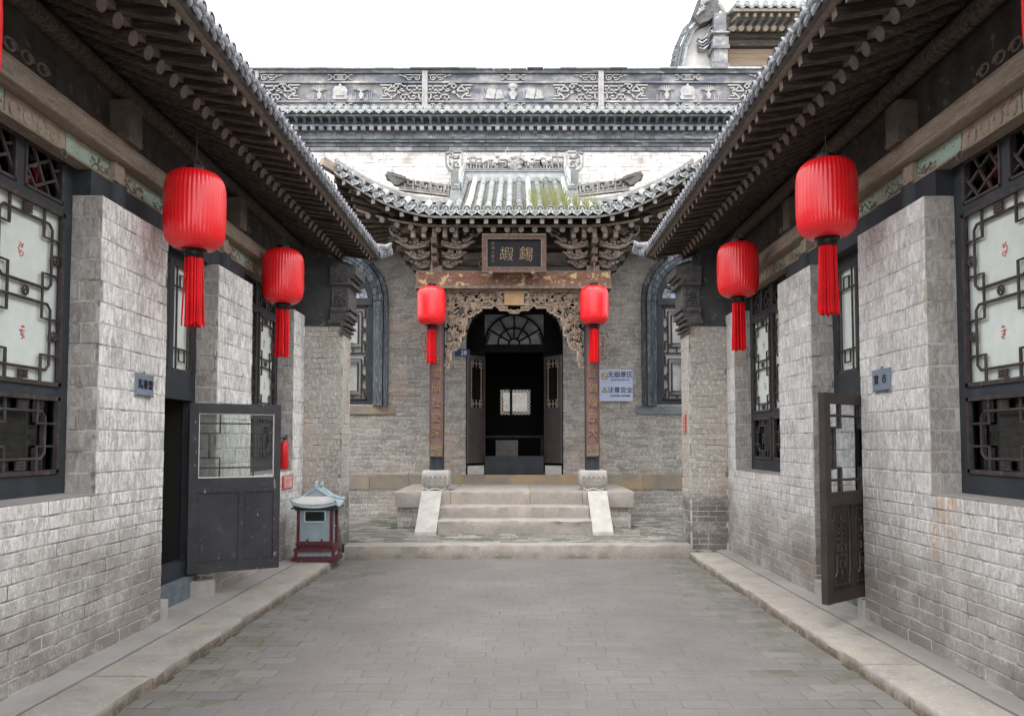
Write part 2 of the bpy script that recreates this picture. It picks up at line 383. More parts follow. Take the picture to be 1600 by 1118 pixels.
class Bricks:
    """collects bricks (world centre, rotation about z, size) and links the largest in view one by one"""
    def __init__(s, mat): s.mat = mat; s.items = []
    def field(s, P0, tdir, ndir, u0, u1, z0, z1, L, H, holes=(), joint=.009, proud=.005, seed=0, jit=.0025, dep=.03):
        r = random.Random(seed); rot = math.atan2(tdir[1], tdir[0])
        # local -y must equal ndir
        if abs(-math.sin(rot)*-1 - ndir[0]) > .01 or abs(-math.cos(rot) - ndir[1]) > .01:
            rot += PI
        nrow = max(1, round((z1 - z0) / H)); Hh = (z1 - z0) / nrow
        for i in range(nrow):
            za = z0 + i*Hh; zb = za + Hh; zc = (za+zb)/2
            iv = [(u0, u1)]
            for h in holes:
                q = h(zc) if callable(h) else ((h[0], h[1]) if h[2] < zc < h[3] else None)
                if q:
                    nv = []
                    for a, b in iv:
                        if q[1] <= a or q[0] >= b: nv.append((a, b)); continue
                        if q[0] > a: nv.append((a, q[0]))
                        if q[1] < b: nv.append((q[1], b))
                    iv = nv
            off = (i % 2) * L/2 + r.uniform(-.02, .02) + (r.uniform(-.05, .05) if L > .26 and H > .15 else 0)
            for a, b in iv:
                u = math.floor((a - off)/L)*L + off
                while u < b:
                    ll = L*(r.choice((1, 1, 1, 1.12, .9, .55, .30)) if H > .15 and L > .26 else r.choice((1, 1, 1, 1, .93, 1.06, .5)))
                    ua = max(u, a); ub = min(u + ll, b)
                    if ub - ua > .035:
                        uc = (ua+ub)/2; pr = proud + r.uniform(-jit, jit)
                        c = (P0[0]+tdir[0]*uc+ndir[0]*(pr-dep/2), P0[1]+tdir[1]*uc+ndir[1]*(pr-dep/2), zc)
                        s.items.append((c, rot, (ub-ua-joint, dep, Hh-joint), r.randrange(NV)))
                    u += ll
    def finish(s, parent, n=300, name='brick', stuffname='brickwork', top=False):
        me = [UB[k].mesh('brick', s.mat) for k in range(NV)]
        def area(it):
            q = proj(it[0])
            if not q or not (-10 < q[0] < 1610 and -10 < q[1] < 1128): return 0
            d = Vector(it[0]) - Vector((0,0,CAMH)); d.normalize()
            nx = Vector((math.sin(it[1]), -math.cos(it[1]), 0)) if not top else Vector((0,0,1))
            return q[2]**2 * it[2][0]*it[2][2 if not top else 2] * abs(d.dot(nx))
        its = sorted(s.items, key=area, reverse=True)
        for c, rot, sz, k in its[:n]:
            place(name, me[k], parent, c, (-PI/2 if top else 0, 0, rot), sz)
        rest = MB()
        for c, rot, sz, k in its[n:]:
            cr, sr = math.cos(rot), math.sin(rot); u = UB[k]; vs = []
            for x, y, z in u.v:
                x, y, z = x*sz[0], y*sz[1], z*sz[2]
                if top: x, y, z = x, z, -y
                vs.append((c[0]+x*cr-y*sr, c[1]+x*sr+y*cr, c[2]+z))
            rest.add(vs, u.f, u.t[0])
        if rest.v: rest.build(stuffname, s.mat, parent, kind='stuff')

# ------------------------------------------------------------------ ground
def paving(name, x0, x1, y0, y1, ztop, mat, mjoint, L, Wd, n, stagger, seed, zb, rough_edge=0.0, skip=None):
    g = MB(); g.box(x0, x1, y0, y1, zb, ztop - .0035)
    base = g.build(name, mjoint); base['kind'] = 'structure'
    B = Bricks(mat); r = random.Random(seed)
    rows = round((y1 - y0)/Wd); wd = (y1-y0)/rows
    for i in range(rows):
        ya = y0 + i*wd; off = (i % 2)*L/2 + r.uniform(-stagger, stagger); u = x0 - L + off
        while u < x1:
            jt = .003 + (.004 if abs(u) > 1.9 or y0 > 10 else 0)*r.random()
            ll = L*r.uniform(.96, 1.04); a = max(u, x0); b = min(u + ll, x1)
            if b - a > .04 and not (skip and skip((a+b)/2, ya + wd/2)):
                pr = r.uniform(-.0012, .0012)
                B.items.append((((a+b)/2, ya+wd/2, ztop - .015 + pr), 0, (b-a-jt*.7, .03, wd-jt), r.randrange(NV)))
            u += ll
    if name == 'courtyard_floor':
        g = MB(); g.box(-1.72, 1.72, y0, y1, ztop-.02, ztop-.0022); g.build('worn_bedding', m_bedding, base)
        edge = Bricks(m_paver_edge); edge.items = [i_ for i_ in B.items if abs(i_[0][0]) > 1.98 or (abs(i_[0][0]) > 1.72 and r.random() < .3)]
        ids = {id(i_) for i_ in edge.items}; B.items = [i_ for i_ in B.items if id(i_) not in ids]
        edge.finish(base, 70, 'paver', 'distant_pavers', True); n = 230
    B.finish(base, n, 'paver', 'distant_pavers', True)
    return base
court = paving('courtyard_floor', -2.40, 2.40, 2.6, 10.32, 0.0, m_paver, m_joint, .30, .152, 280, .05, 3, -.4)
# a mossy band of pavers runs along each kerb; drawn as its own course
upper = paving('upper_court_floor', -4.6, 4.6, 10.58, 14.6, .17, m_paver_moss, m_joint, .28, .14, 240, .05, 4, -.4,
               skip=lambda x, y: y > 12.4 and -2.1 < x < 2.0)
g = MB(); g.box(-60, 60, -30, 90, -.6, -.42); g.build('ground', m_joint, kind='structure')
g = MB(); g.box(-2.40, 2.40, -6, 2.6, -.4, -.001); g.build('courtyard_floor_near', m_paver, kind='structure')

def slab(mb, x0, x1, y0, y1, z0, z1, r, amp=.006, tone=.5, nseg=14, axis='y'):
    """a worn stone block: rounded, chipped front arris, built as a bent strip profile"""
    from mathutils import noise as mn
    nseg = max(8, int(abs(y1-y0)/.045))
    # profile across x (court side = x0) ; swept along y
    h_ = z1-z0; dp = abs(x1-x0)
    prof = [(0, 0), (-.004, h_*.45), (0, h_*.70), (.006, h_-.020), (.014, h_-.008), (.030, h_-.001), (dp*.4, h_), (dp*.75, h_), (dp-.004, h_-.001), (dp, h_-.01), (dp, 0)]
    sg = 1 if x1 > x0 else -1
    vs = []; fs = []; n = len(prof)
    for i in range(nseg+1):
        y = y0 + (y1-y0)*i/nseg
        for k, (a, b) in enumerate(prof):
            q = Vector((y*7, k*.8, r*3.1)); q2 = Vector((y*1.6, k*.35, r*1.7))
            e = (mn.noise(q)*amp*1.4 + mn.noise(q2)*amp*1.8) if k < 6 else 0
            e2 = (mn.noise(q+Vector((5,5,5)))*amp*.7 + mn.noise(q2)*amp*.8) if 2 < k < 8 else 0
            if k > 7: e = mn.noise(q2*1.7)*.010 - .004
            if axis == 'y': vs.append((x0 + sg*(a+e), y, z0 + b + e2))
            else: vs.append((y, x0 + sg*(a+e), z0 + b + e2))
    for i in range(nseg):
        for k in range(n):
            fs.append((i*n+k, i*n+(k+1)%n, (i+1)*n+(k+1)%n, (i+1)*n+k))
    fs.append(tuple(range(n-1,-1,-1))); fs.append(tuple(nseg*n+k for k in range(n)))
    mb.add(vs, fs, tone)
for sg, lab in ((-1, 'left'), (1, 'right')):
    g = MB(); g.box(sg*2.808, sg*3.3, -6, 10.5, -.3, .094); led = g.build('pavement_ledge', m_concrete, kind='structure')
    r = random.Random(9 + sg); y = -1.0
    ends = [-1.0, 1.8, 4.9, 8.05, 10.31] if sg < 0 else [-1.0, 2.1, 5.16, 9.0, 10.34]
    for a, b in zip(ends, ends[1:]):
        g = MB(); slab(g, sg*2.385, sg*2.802, a + .005, b - .005, -.2, .088, r.randrange(999), .008, r.random(), 26)
        g.build('kerb_stone', m_kerb, led, smooth=True)
    for a, b in ((10.33, 14.6),): pass
# front kerb of the upper court
g = MB(); slab(g, 10.30, 10.58, -2.40, 2.43, -.2, .19, 5, .010, .4, 40, axis='x')
fk = g.build('upper_court_step', m_stone, kind='structure', smooth=True)

# ------------------------------------------------------------------ side halls
def frame_with_holes(mb, X, ya, yb, za, zb, holes, t0, t1):
    """board frame in plane x (between t0 and t1) with rectangular holes (y0,y1,z0,z1) laid out on a grid"""
    ys = sorted({ya, yb, *[h[0] for h in holes], *[h[1] for h in holes]})
    zs = sorted({za, zb, *[h[2] for h in holes], *[h[3] for h in holes]})
    for i in range(len(ys)-1):
        run = None
        for j in range(len(zs)-1):
            yc, zc = (ys[i]+ys[i+1])/2, (zs[j]+zs[j+1])/2
            solid = not any(h[0] < yc < h[1] and h[2] < zc < h[3] for h in holes)
            if solid:
                if run is None: run = zs[j]
                end = zs[j+1]
            if (not solid or j == len(zs)-2) and run is not None:
                mb.box(t0, t1, ys[i], ys[i+1], run, end if solid else zs[j], .3 + .4*rnd.random()); run = None
def rods(mb, fn, pls, r=.011, n=6):
    for pl in pls: mb.tube([fn(a, b) for a, b in pl], r, n, rnd.random())
def cell_rods(x0, x1, z0, z1, X0, X1, top, bot, a=.09, b=.12, rc=.035):
    """one lattice cell: rounded rectangle x0..x1,z0..z1 plus the crossing hooks that tie it to the frame"""
    rr = [(x0+rc, z0), (x1-rc, z0), (x1, z0+rc), (x1, z1-rc), (x1-rc, z1), (x0+rc, z1), (x0, z1-rc), (x0, z0+rc), (x0+rc, z0)]
    out_ = [rr]
    if top is not None:
        out_ += [[(x0+a, top), (x0+a, z1-b), (X0, z1-b)], [(x1-a, top), (x1-a, z1-b), (X1, z1-b)]]
    if bot is not None:
        out_ += [[(x0+a, bot), (x0+a, z0+b), (X0, z0+b)], [(x1-a, bot), (x1-a, z0+b), (X1, z0+b)]]
    return out_
def lattice_tall(mb, fn, w_, h_, r=.011):
    cx = w_/2; X0, X1 = 0, w_; x0, x1 = w_*.12, w_*.88; g_ = h_*.045; m = h_*.075; zm = h_/2
    a = w_*.13; b = h_*.085
    rods(mb, fn, cell_rods(x0, x1, zm+g_, h_-m, X0, X1, h_, None, a, b) + cell_rods(x0, x1, m, zm-g_, X0, X1, None, 0, a, b), r)
    for sx, xe in ((x0+a, X0), (x1-a, X1)):
        rods(mb, fn, [[(xe, zm+g_+b), (sx, zm+g_+b), (sx, zm-g_-b), (xe, zm-g_-b)]], r)
    kn = []
    for (u, v) in ((cx, zm), ((x0+X0)/2, zm*1.45), ((x1+X1)/2, zm*1.45), ((x0+X0)/2, zm*.55), ((x1+X1)/2, zm*.55)): kn.append((u, v))
    return kn, [(cx, h_-m*.5), (cx, m*.5)]
def lattice_low(mb, fn, w_, h_, r=.010):
    x0, x1 = w_*.15, w_*.85; m = h_*.17
    a = w_*.12; b = h_*.17
    rods(mb, fn, cell_rods(x0, x1, m, h_-m, 0, w_, h_, 0, a, b, .04), r)
    return [], [(w_/2, h_-m*.5), (w_/2, m*.5)]
def lattice_ice(mb, fn, w_, h_, r=.008, flip=False):
    L = [[(0,.65),(.39,0)], [(.63,1),(1,.2)], [(.25,1),(.40,.66)], [(.61,.27),(.73,0)], [(.13,.47),(.65,.86)], [(.33,.14),(.85,.5)], [(0,.15),(.21,.28)], [(.78,.68),(1,.8)], [(.39,.66),(.55,.30)]]
    for pl in L:
        q = [fn((1-a if flip else a)*w_, b*h_) for a, b in pl]
        mb.bar(q[0], q[1], .018, .016, (1,0,0), rnd.random())
def carved_block(mb, fn, u, v, w_=.09, h_=.055):
    for k in (-1, 0, 1):
        mb.bar(fn(u-w_/2, v+k*h_*.42), fn(u+w_/2, v+k*h_*.42), .014, .012, (0,0,1))
    for k in (-.75, -.3, .3, .75):
        mb.bar(fn(u+k*w_*.5, v-h_/2), fn(u+k*w_*.5, v+h_/2), .012, .012, (1,0,0))
def knot(mb, fn, u, v, rad=.026):
    pts = [fn(u+rad*math.cos(2*PI*i/10), v+rad*math.sin(2*PI*i/10)*1.2) for i in range(11)]
    mb.tube(pts, .009, 5, .6, False); mb.tube([fn(u-rad*.6, v-rad*.5), fn(u, v+rad*.1), fn(u+rad*.6, v+rad*.5)], .008, 5)

def window_bay(hall, sg, X, ya, yb, seed):
    """window filling a recess: frame, three tiers of lattice; X = |x| of the frame face"""
    wpart = MB(); panels = []
    jw = .10 if seed == 1 else .11; n = 3 if seed == 1 else 2
    tot = (yb - ya) - 2*jw; mull = .085; pw = (tot - (n-1)*mull)/n
    holes = []; pr = []
    for k in range(n):
        a = yb - jw - pw - k*(pw+mull); b = a + pw; pr.append((a, b))
        holes += [(a, b, 1.40, 1.935), (a, b, 2.01, 3.255)]
    tp = []
    k = 0; tw = .41 if n == 3 else (pw-.08)/2; y = yb - .12 - tw
    while y > ya + .05:
        tp.append((y, y+tw)); holes.append((y, y+tw, 3.30, 3.655)); y -= tw + .085
    # top hole band is separated from the panels, so build the frame in two boxes sets
    frame_with_holes(wpart, X, ya, yb, 1.25, 3.275, [h for h in holes if h[3] < 3.27], sg*X, sg*(X+.07))
    frame_with_holes(wpart, X, ya, yb, 3.275, 3.70, [(a, b, 3.32, 3.63) for a, b in tp], sg*X, sg*(X+.07))
    win = wpart.build('window', m_black, hall)
    for a, b in pr:
        fn = lambda u, v, a=a: (sg*(X-.004), a+u, v)
        for za, zb, kind in ((2.01, 3.255, 0), (1.40, 1.935, 1)):
            f = MB()
            for (p, q) in (((a, za+.012), (b, za+.012)), ((a, zb-.012), (b, zb-.012)), ((a+.012, za), (a+.012, zb)), ((b-.012, za), (b-.012, zb))):
                f.bar((sg*(X-.003), p[0], p[1]), (sg*(X-.003), q[0], q[1]), .03, .024, (1,0,0) , .4)
            f.build('window_frame', m_lat, win)
            lt = MB(); fl = lambda u, v, a=a, za=za: (sg*(X+.012), a+.02+u, za+.02+v)
            kn, bl = (lattice_tall if kind == 0 else lattice_low)(lt, fl, b-a-.04, zb-za-.04)
            for u, v in kn: knot(lt, fl, u, v)
            for u, v in bl: carved_block(lt, fl, u, v)
            lt.build('lattice', m_lat, win, smooth=True)
            pn = MB(); pn.box(sg*(X+.035), sg*(X+.041), a, b, za, zb)
            pn.build('paper_pane' if kind == 0 else 'pane', m_paper if kind == 0 else m_glass, win)
            if kind == 0:
                for q, zz in enumerate((2.35, 2.90)):
                    k_ = int(a*3)
                    st = MB(); r = random.Random(int(a*100)+q+seed*7)
                    cy = (a+b)/2 + r.uniform(-.03, .03)
                    for i in range(34):
                        u_ = r.uniform(-1, 1); v_ = r.uniform(-1, 1)
                        if u_*u_*(1.6 if (q+k_) % 2 else 1) + v_*v_ > 1.15 or r.random() < .12: continue
                        py, pz = cy+u_*.030, zz+v_*.050; h_ = r.uniform(.004, .009)
                        st.bar((sg*(X+.0335), py-h_, pz+r.uniform(-h_, h_)), (sg*(X+.0335), py+h_, pz+r.uniform(-h_, h_)), .0015, r.uniform(.004, .009), (0,0,1))
                    st.build('paper_cut', m_papercut, win)
    for i, (a, b) in enumerate(tp):
        f = MB()
        za, zb = 3.32, 3.63
        for (p, q) in (((a, za+.008), (b, za+.008)), ((a, zb-.008), (b, zb-.008)), ((a+.008, za), (a+.008, zb)), ((b-.008, za), (b-.008, zb))):
            f.bar((sg*(X-.002), p[0], p[1]), (sg*(X-.002), q[0], q[1]), .02, .016, (1,0,0), .4)
        lattice_ice(f, lambda u, v, a=a: (sg*(X+.018), a+u, za+v), b-a, zb-za, flip=(sg > 0))
        f.build('ice_lattice', m_lat, win)
        pn = MB(); pn.box(sg*(X+.05), sg*(X+.055), a, b, za, zb); pn.build('pane', m_glass, win)
    return win

def side_hall(sg, label):
    W = 3.05 if sg < 0 else 3.0
    ex = 0 if sg < 0 else -.14; ez = 0 if sg < 0 else .03
    J = W + .22
    hall = thing('side_hall', label, 'building', (sg*W, 7, 0))
    y_w1, y_d0, y_d1, y_w2, y_w3 = (5.34, 6.36, 7.46, 8.42, 10.0) if sg < 0 else (5.35, 6.41, 7.46, 8.40, 10.12)
    mbk = m_brick if sg < 0 else m_brick_r
    # masonry core
    wl = MB()
    wl.box(sg*W, sg*(W+.5), -3, y_d0, .0, 1.236); wl.box(sg*W, sg*(W+.5), y_d1, 10.98, .0, 1.236)
    for a, b in ((y_w1, y_d0), (y_d1, y_w2), (y_w3, 10.5)): wl.box(sg*W, sg*(W+.5), a, b, 1.236, 3.43)
    wl.box(sg*W, sg*(W+.5), 2.2, 2.75, 1.236, 3.43)
    wl.box(sg*(W+.5), sg*(W+.53), -3, 2.2, .0, 3.7); wl.box(sg*W, sg*(W+.5), -3, 2.2, 1.236, 3.7)
    wall = wl.build('wall', m_mortar_dk if sg > 0 else m_mortar, hall)
    B = Bricks(mbk); n_ = (-sg, 0)
    B.field((sg*W, 0), (0,1), n_, 2.6, y_d0, .095, 1.236, .30, .092, seed=1, joint=.007, proud=.004)
    B.field((sg*W, 0), (0,1), n_, y_d1, 10.5, .095, 1.236, .30, .092, seed=2, joint=.007, proud=.004)
    for k, (a, b) in enumerate(((y_w1, y_d0), (y_d1, y_w2), (y_w3, 10.5))):
        B.field((sg*W, 0), (0,1), n_, a, b, 1.236, 3.43, .275, .157, seed=5+k, joint=.0055, proud=.004)
    B.finish(wall, 240)
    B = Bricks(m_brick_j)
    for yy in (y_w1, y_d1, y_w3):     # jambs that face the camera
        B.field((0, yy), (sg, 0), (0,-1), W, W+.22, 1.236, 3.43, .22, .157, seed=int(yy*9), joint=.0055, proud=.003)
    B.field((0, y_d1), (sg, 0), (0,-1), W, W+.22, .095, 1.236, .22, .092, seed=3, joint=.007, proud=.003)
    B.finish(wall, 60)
    g = MB(); g.box(sg*(W-.003), sg*(W+.4), 2.75, y_w1-.002, 1.237, 1.252); g.build('sill', m_concrete, hall); g = MB(); g.box(sg*(W-.003), sg*(W+.4), y_w2+.002, y_w3-.002, 1.237, 1.252)
    g.build('sill', m_concrete, hall)
    # pier at the end of the hall, facing the camera
    xi = 2.50 if sg < 0 else 2.46
    g = MB(); g.box(sg*xi, sg*(W-.001), 10.5, 10.98, 0, 3.28); pier = g.build('end_pier', m_mortar, hall)
    B = Bricks(m_pierbrick)
    B.field((0, 10.5), (sg, 0), (0,-1), xi+.02, W-.004, .10, 3.28, .27, .078, seed=21, joint=.008, proud=.004)
    B.field((sg*xi, 0), (0,1), (-sg,0), 10.5, 10.98, .17, 3.28, .28, .155, seed=22, joint=.008, proud=.005)
    B.finish(pier, 260)
    # plastered gable above it and the corbelled brick bracket
    g = MB(); g.box(sg*(xi+.17), sg*(W+.55), 10.5, 10.98, 3.281, 4.55); g.box(sg*(W+.3), sg*(W+5), 10.6, 10.98, 0, 3.28); g.box(sg*(W+.55), sg*(W+5), 10.6, 10.98, 3.281, 5.0)
    g.box(sg*(xi+.03), sg*(W), 10.47, 10.99, 3.282, 3.31)
    g.build('gable_wall', m_chitou, hall)
    g = MB()
    cw = [(xi-.03, xi+.20, 3.311, 3.36), (xi-.07, xi+.17, 3.362, 3.41), (xi-.11, xi+.17, 3.412, 3.47), (xi-.05, xi+.17, 3.472, 3.50), (xi-.13, xi+.17, 3.50, 3.54),
          (xi-.08, xi+.165, 3.54, 3.86), (xi-.15, xi+.17, 3.86, 3.90), (xi-.11, xi+.17, 3.90, 3.96), (xi-.16, xi+.17, 3.96, 4.0), (xi-.20, xi+.17, 4.0, 4.12)]
    for i, (a, b, z0, z1) in enumerate(cw):
        q = .0 if i in (5,) else .03 + .004*i
        g.box(sg*a, sg*b, 10.47 - q, 10.99 + q*.5, z0, z1, rnd.random())
    for i in range(9):
        for zz in (3.485, 3.93, 4.06):
            g.box(sg*(xi-.09+i*.028), sg*(xi-.075+i*.028), 10.395, 10.41, zz-.018, zz+.018, rnd.random())
    g.build('corbel', m_carvbrick, hall)
    g = MB()
    fr = lambda a, b, d: (sg*(xi+.045+a), 10.462 - d, 3.70+b)
    for k in range(4):
        g.bar(fr((-1)**k*.095 if k < 2 else -.095, (-.13 if k < 2 else (-.13, .13)[k-2]), 0), fr((-1)**k*.095 if k < 2 else .095, (.13 if k < 2 else (-.13, .13)[k-2]), 0), .014, .02, (0,1,0))
    for k in range(14):
        a = k*.9; rr_ = .012+.005*k
        g.ball(fr(rr_*math.cos(a), rr_*1.25*math.sin(a), .004), .02, 6, 4)
    g.build('carved_tablet', m_carvbrick, hall)
    for k in range(3):    # stepped teeth under the corbel
        g = MB(); g.box(sg*(xi-.02-.035*k), sg*(xi+.01), 10.5-.035*(k+1), 10.98, 3.30-.055*(2-k)-.03, 3.30-.055*(2-k)); g.build('corbel_tooth', m_carvbrick, hall)
    # interior
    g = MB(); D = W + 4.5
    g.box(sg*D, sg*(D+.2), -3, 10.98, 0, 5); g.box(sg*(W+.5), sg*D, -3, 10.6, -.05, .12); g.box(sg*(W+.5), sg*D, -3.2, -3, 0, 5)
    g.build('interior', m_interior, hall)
    # timber above the openings
    lt = MB()
    lt.box(sg*(W+.165), sg*(W+.48), -3, 10.5, 3.70, 3.80)
    for a, b in ((y_w1, y_d0+.0), (y_d0, y_d1), (y_d1, y_w2), (y_w3, 10.5)):
        lt.box(sg*(W+.09), sg*(W+.5), a+.003, b-.003, 3.432, 3.625, rnd.random())
    lt.build('lintel', m_black, hall)
    for yy in (y_w1+.35, y_d1+.35):    # round post heads that show above the brick piers
        g = MB(); g.lathe((sg*(W+.12), yy, 3.432), [(.095, 0), (.095, .19)], 16); g.build('post_head', m_black, hall, True)
        g = MB(); g.box(sg*(W+.07), sg*(W+.14), yy-.07, yy+.07, 3.645, 3.795); g.build('bracket_block', m_frieze_board, hall)
    # frieze: carved and painted boards between wood strips
    y = 2.9; k = 0
    while y < 10.4:
        ln = (1.55, .62)[k % 2]; b = min(y+ln, 10.45)
        g = MB(); g.box(sg*(W+.115), sg*(W+.16), y+.006, b-.006, 3.632, 3.795)
        fb = g.build('frieze_panel', m_paint_green if k % 2 == 0 else m_frieze_board, hall)
        g = MB(); r = random.Random(k+31*(sg > 0))
        if k % 2 == 0:
            for c in range(3):
                u = y + ln*(.2+.3*c)
                pts = [(sg*(W+.108), u+i*.035, 3.665+.03*math.sin(i*1.1+c)+.008*i) for i in range(9)]
                if c: g = MB()
                g.tube(pts, .006, 4)
                for i in range(22):
                    g.ball((sg*(W+.108), u+r.uniform(-.02, .30), 3.69+r.uniform(-.04, .06)), r.uniform(.007, .015), 5, 3, (.6,1,1))
                g.build('carved_branch', m_wood_md, fb)
        else:
            for c in range(4):
                u = y + .09 + c*.135
                g.tube([(sg*(W+.111), u+.045*math.cos(t*.6), 3.712+.06*math.sin(t*.6)) for t in range(11)], .006, 4, .5, False)
            g.build('carved_scroll', m_frieze_board, fb)
        y = b; k += 1
    g = MB(); g.box(sg*(W+.085), sg*(W+.2), 2.6, 10.48, 3.626, 3.642); g.build('frieze_strip', m_wood_lt, hall)
    # cornice beam
    def prof(mb, pr, y0, y1):
        mb.prism([(a, b) for a, b in pr], lambda a, b, d: (sg*a, d, b), y0, y1)
    g = MB()
    prof(g, [(W+.17, 3.80), (W+.02, 3.80), (W+.005, 3.808), (W+.0, 3.825), (W+.012, 3.838), (W+.025, 3.845), (W+.03, 3.86), (W+.03, 3.945), (W+.015, 3.958), (W+.17, 3.96)], -2, 10.49)
    g.build('cornice_beam', m_wood_lt, hall)
    g = MB(); g.box(sg*(W+.13), sg*(W+.18), -3, 10.5, 3.96, 4.7)
    g.build('upper_panel', m_darkpaint, hall)
    r = random.Random(4)
    for k in range(5):
        u = 4.0 + k*1.25 + .5; g = MB()
        for q in range(3):
            pts = [(sg*(W+.125), u+q*.16+.07*math.cos(t*.7)*(1-t*.05), 4.10+.05*math.sin(t*.7)*(1-t*.05)) for t in range(12)]
            g.tube(pts, .010, 5)
        g.build('painted_scroll', m_wood_md, hall, True)
    for yy in (3.45, 5.72, 8.02):
        g = MB(); g.box(sg*(W-.03), sg*(W+.13), yy-.085, yy+.105, 3.962, 4.29); g.build('beam_end', m_wood_be, hall)
    g = MB(); g.tube([(sg*(W+.10+ex*.5), -3, 4.42+ez), (sg*(W+.10+ex*.5), 10.7, 4.42+ez)], .075, 14); g.build('purlin', m_wood_dk, hall, True)
    # round rafters and flying rafters
    a0 = Vector((sg*(3.5+ex), 0, 4.71+ez)); a1 = Vector((sg*(2.58+ex), 0, 4.335+ez))
    g = MB(); g.tube([(0,0,0), a1-a0], .053, 12); rm = g.mesh('rafter', m_wood_dk, True)
    e = MB(); dd = (a1-a0).normalized(); e.tube([a1-a0, a1-a0+dd*.003], .052, 12); em = e.mesh('rafter_end', m_wood_end)
    f0 = Vector((sg*(3.0+ex), 0, 4.50+ez)); f1 = Vector((sg*(2.19+ex), 0, 4.362+ez))
    g = MB(); g.bar((0,0,0), f1-f0, .07, .085); fm = g.mesh('flying_rafter', m_wood_dk)
    e2 = MB(); d2 = (f1-f0).normalized(); e2.bar(f1-f0, f1-f0+d2*.003, .068, .083); em2 = e2.mesh('rafter_end', m_wood_end)
    y = 2.9
    r = random.Random(77)
    while y < 10.9:
        jy = r.uniform(-.012, .012); jz = r.uniform(-.006, .006)
        o = place('rafter', rm, hall, (a0.x, y+jy, a0.z+jz), (0, r.uniform(-.008, .008), r.uniform(-.012, .012)))
        p_ = place('rafter_end', em, o, (a0.x, y+jy, a0.z+jz))
        o = place('flying_rafter', fm, hall, (f0.x, y+r.uniform(-.01, .01), f0.z+jz), (0, 0, r.uniform(-.012, .012)))
        place('rafter_end', em2, o, (f0.x, y+jy*.5, f0.z+jz))
        y += .193
    # boarding above the rafters (planks run along the eave) and strips
    def zr(u): return 4.335+ez + (u-(2.58+ex))*.4076 + .062     # top of round rafters
    def zf(u): return 4.362+ez + (u-(2.19+ex))*.1704 + .047     # top of flying rafters
    u = 2.60+ex; k = 0
    while u < 3.4+ex:
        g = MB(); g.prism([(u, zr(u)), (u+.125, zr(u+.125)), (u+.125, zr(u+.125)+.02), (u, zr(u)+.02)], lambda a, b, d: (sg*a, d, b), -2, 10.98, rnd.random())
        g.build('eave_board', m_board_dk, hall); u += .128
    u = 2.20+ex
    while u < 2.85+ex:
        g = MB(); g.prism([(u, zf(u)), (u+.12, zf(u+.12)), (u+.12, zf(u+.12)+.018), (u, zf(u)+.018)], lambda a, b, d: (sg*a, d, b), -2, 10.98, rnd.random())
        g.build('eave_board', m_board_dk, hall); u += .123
    g = MB(); u = 2.60+ex; g.box(sg*(u-.025), sg*(u+.02), -2, 10.98, zr(u)-.02, zr(u)+.028); g.build('eave_strip', m_wood_end, hall)
    g = MB(); u = 2.165+ex; g.box(sg*(u-.02), sg*(u+.022), -2, 10.98, zf(u)-.022, zf(u)+.022); g.build('eave_strip', m_wood_end, hall)
    # roof
    ue = 2.12+ex; ze = 4.45+ez
    zt = lambda u: ze + (u-ue)*.42 + (u-ue)**2*.03
    g = MB(); g.grid(lambda a, b: (sg*(ue+a*3.6), -3+b*14.0, zt(ue+a*3.6)), 8, 20)
    g.grid(lambda a, b: (sg*(ue+a*3.6), -3+b*14.0, zt(ue+a*3.6)-.04 if a > 0 else ze-.05), 8, 20)
    g.prism([(ue-.005, ze-.045), (ue+.1, ze-.045), (ue+.1, ze+.03), (ue-.005, ze+.004)], lambda a, b, d: (sg*a, d, b), -3, 11)
    g.prism([(ue+3.6, zt(ue+3.6)), (ue+7.5, zt(ue+3.6)-.3), (ue+7.5, zt(ue+3.6)-.4), (ue+3.6, zt(ue+3.6)-.1)], lambda a, b, d: (sg*a, d, b), -3, 11)
    roof = g.build('roof', m_tilebed, hall)
    # cover tile row with its round end disc
    g = MB(); pts = [(sg*(ue-.02+t*3.6/6), 0, zt(ue+t*3.6/6)+.034) for t in range(7)]
    g.tube([(p[0]-sg*ue, 0, p[2]-ze) for p in pts], .038, 10, .35)
    cap_ = [(.046, -.02), (.049, .016), (.041, .022), (.037, .006), (.022, .006), (.018, .018), (0.001, .020)]
    g.lathe((-sg*.035, 0, .036), [(r_, (-sg)*z_) for r_, z_ in cap_], 14, .75, 'x')
    g.lathe((-sg*.042, 0, .036), [(.036, 0), (.036, -sg*.0004), (.001, -sg*.0005)], 12, .0, 'x')
    cm = g.mesh('cover_tile', m_tile, True)
    # drip tile: pointed leaf plate hanging between the rows
    g = MB(); leaf = [(-.058, .025), (-.054, -.012), (-.038, -.036), (-.018, -.050), (0, -.078), (.018, -.050), (.038, -.036), (.054, -.012), (.058, .025), (0, .004)]
    g.prism(leaf, lambda a, b, d: (-sg*(.012+d-b*.25), a, b), 0, .012)
    g.prism([(a*.62, b*.62-.012) for a, b in leaf], lambda a, b, d: (-sg*(.012+d-b*.25), a, b), .0125, .018, .15)
    g.prism([(-.058, .018), (0, -.002), (.058, .018), (.058, .006), (0, -.014), (-.058, .006)], lambda a, b, d: (sg*d, a, b), -.012, .14)
    dm = g.mesh('drip_tile', m_tile)
    y = 3.2; k = 0; r = random.Random(5)
    while y < 10.95:
        place('cover_tile', cm, roof, (sg*ue, y, ze+r.uniform(-.008, .008)), (0, 0, r.uniform(-.035, .035)))
        place('drip_tile', dm, roof, (sg*(ue-.01), y+.065, ze+r.uniform(-.008, .004)), (r.uniform(-.14, .14), 0, r.uniform(-.16, .10)*(-sg)))
        y += .1285; k += 1
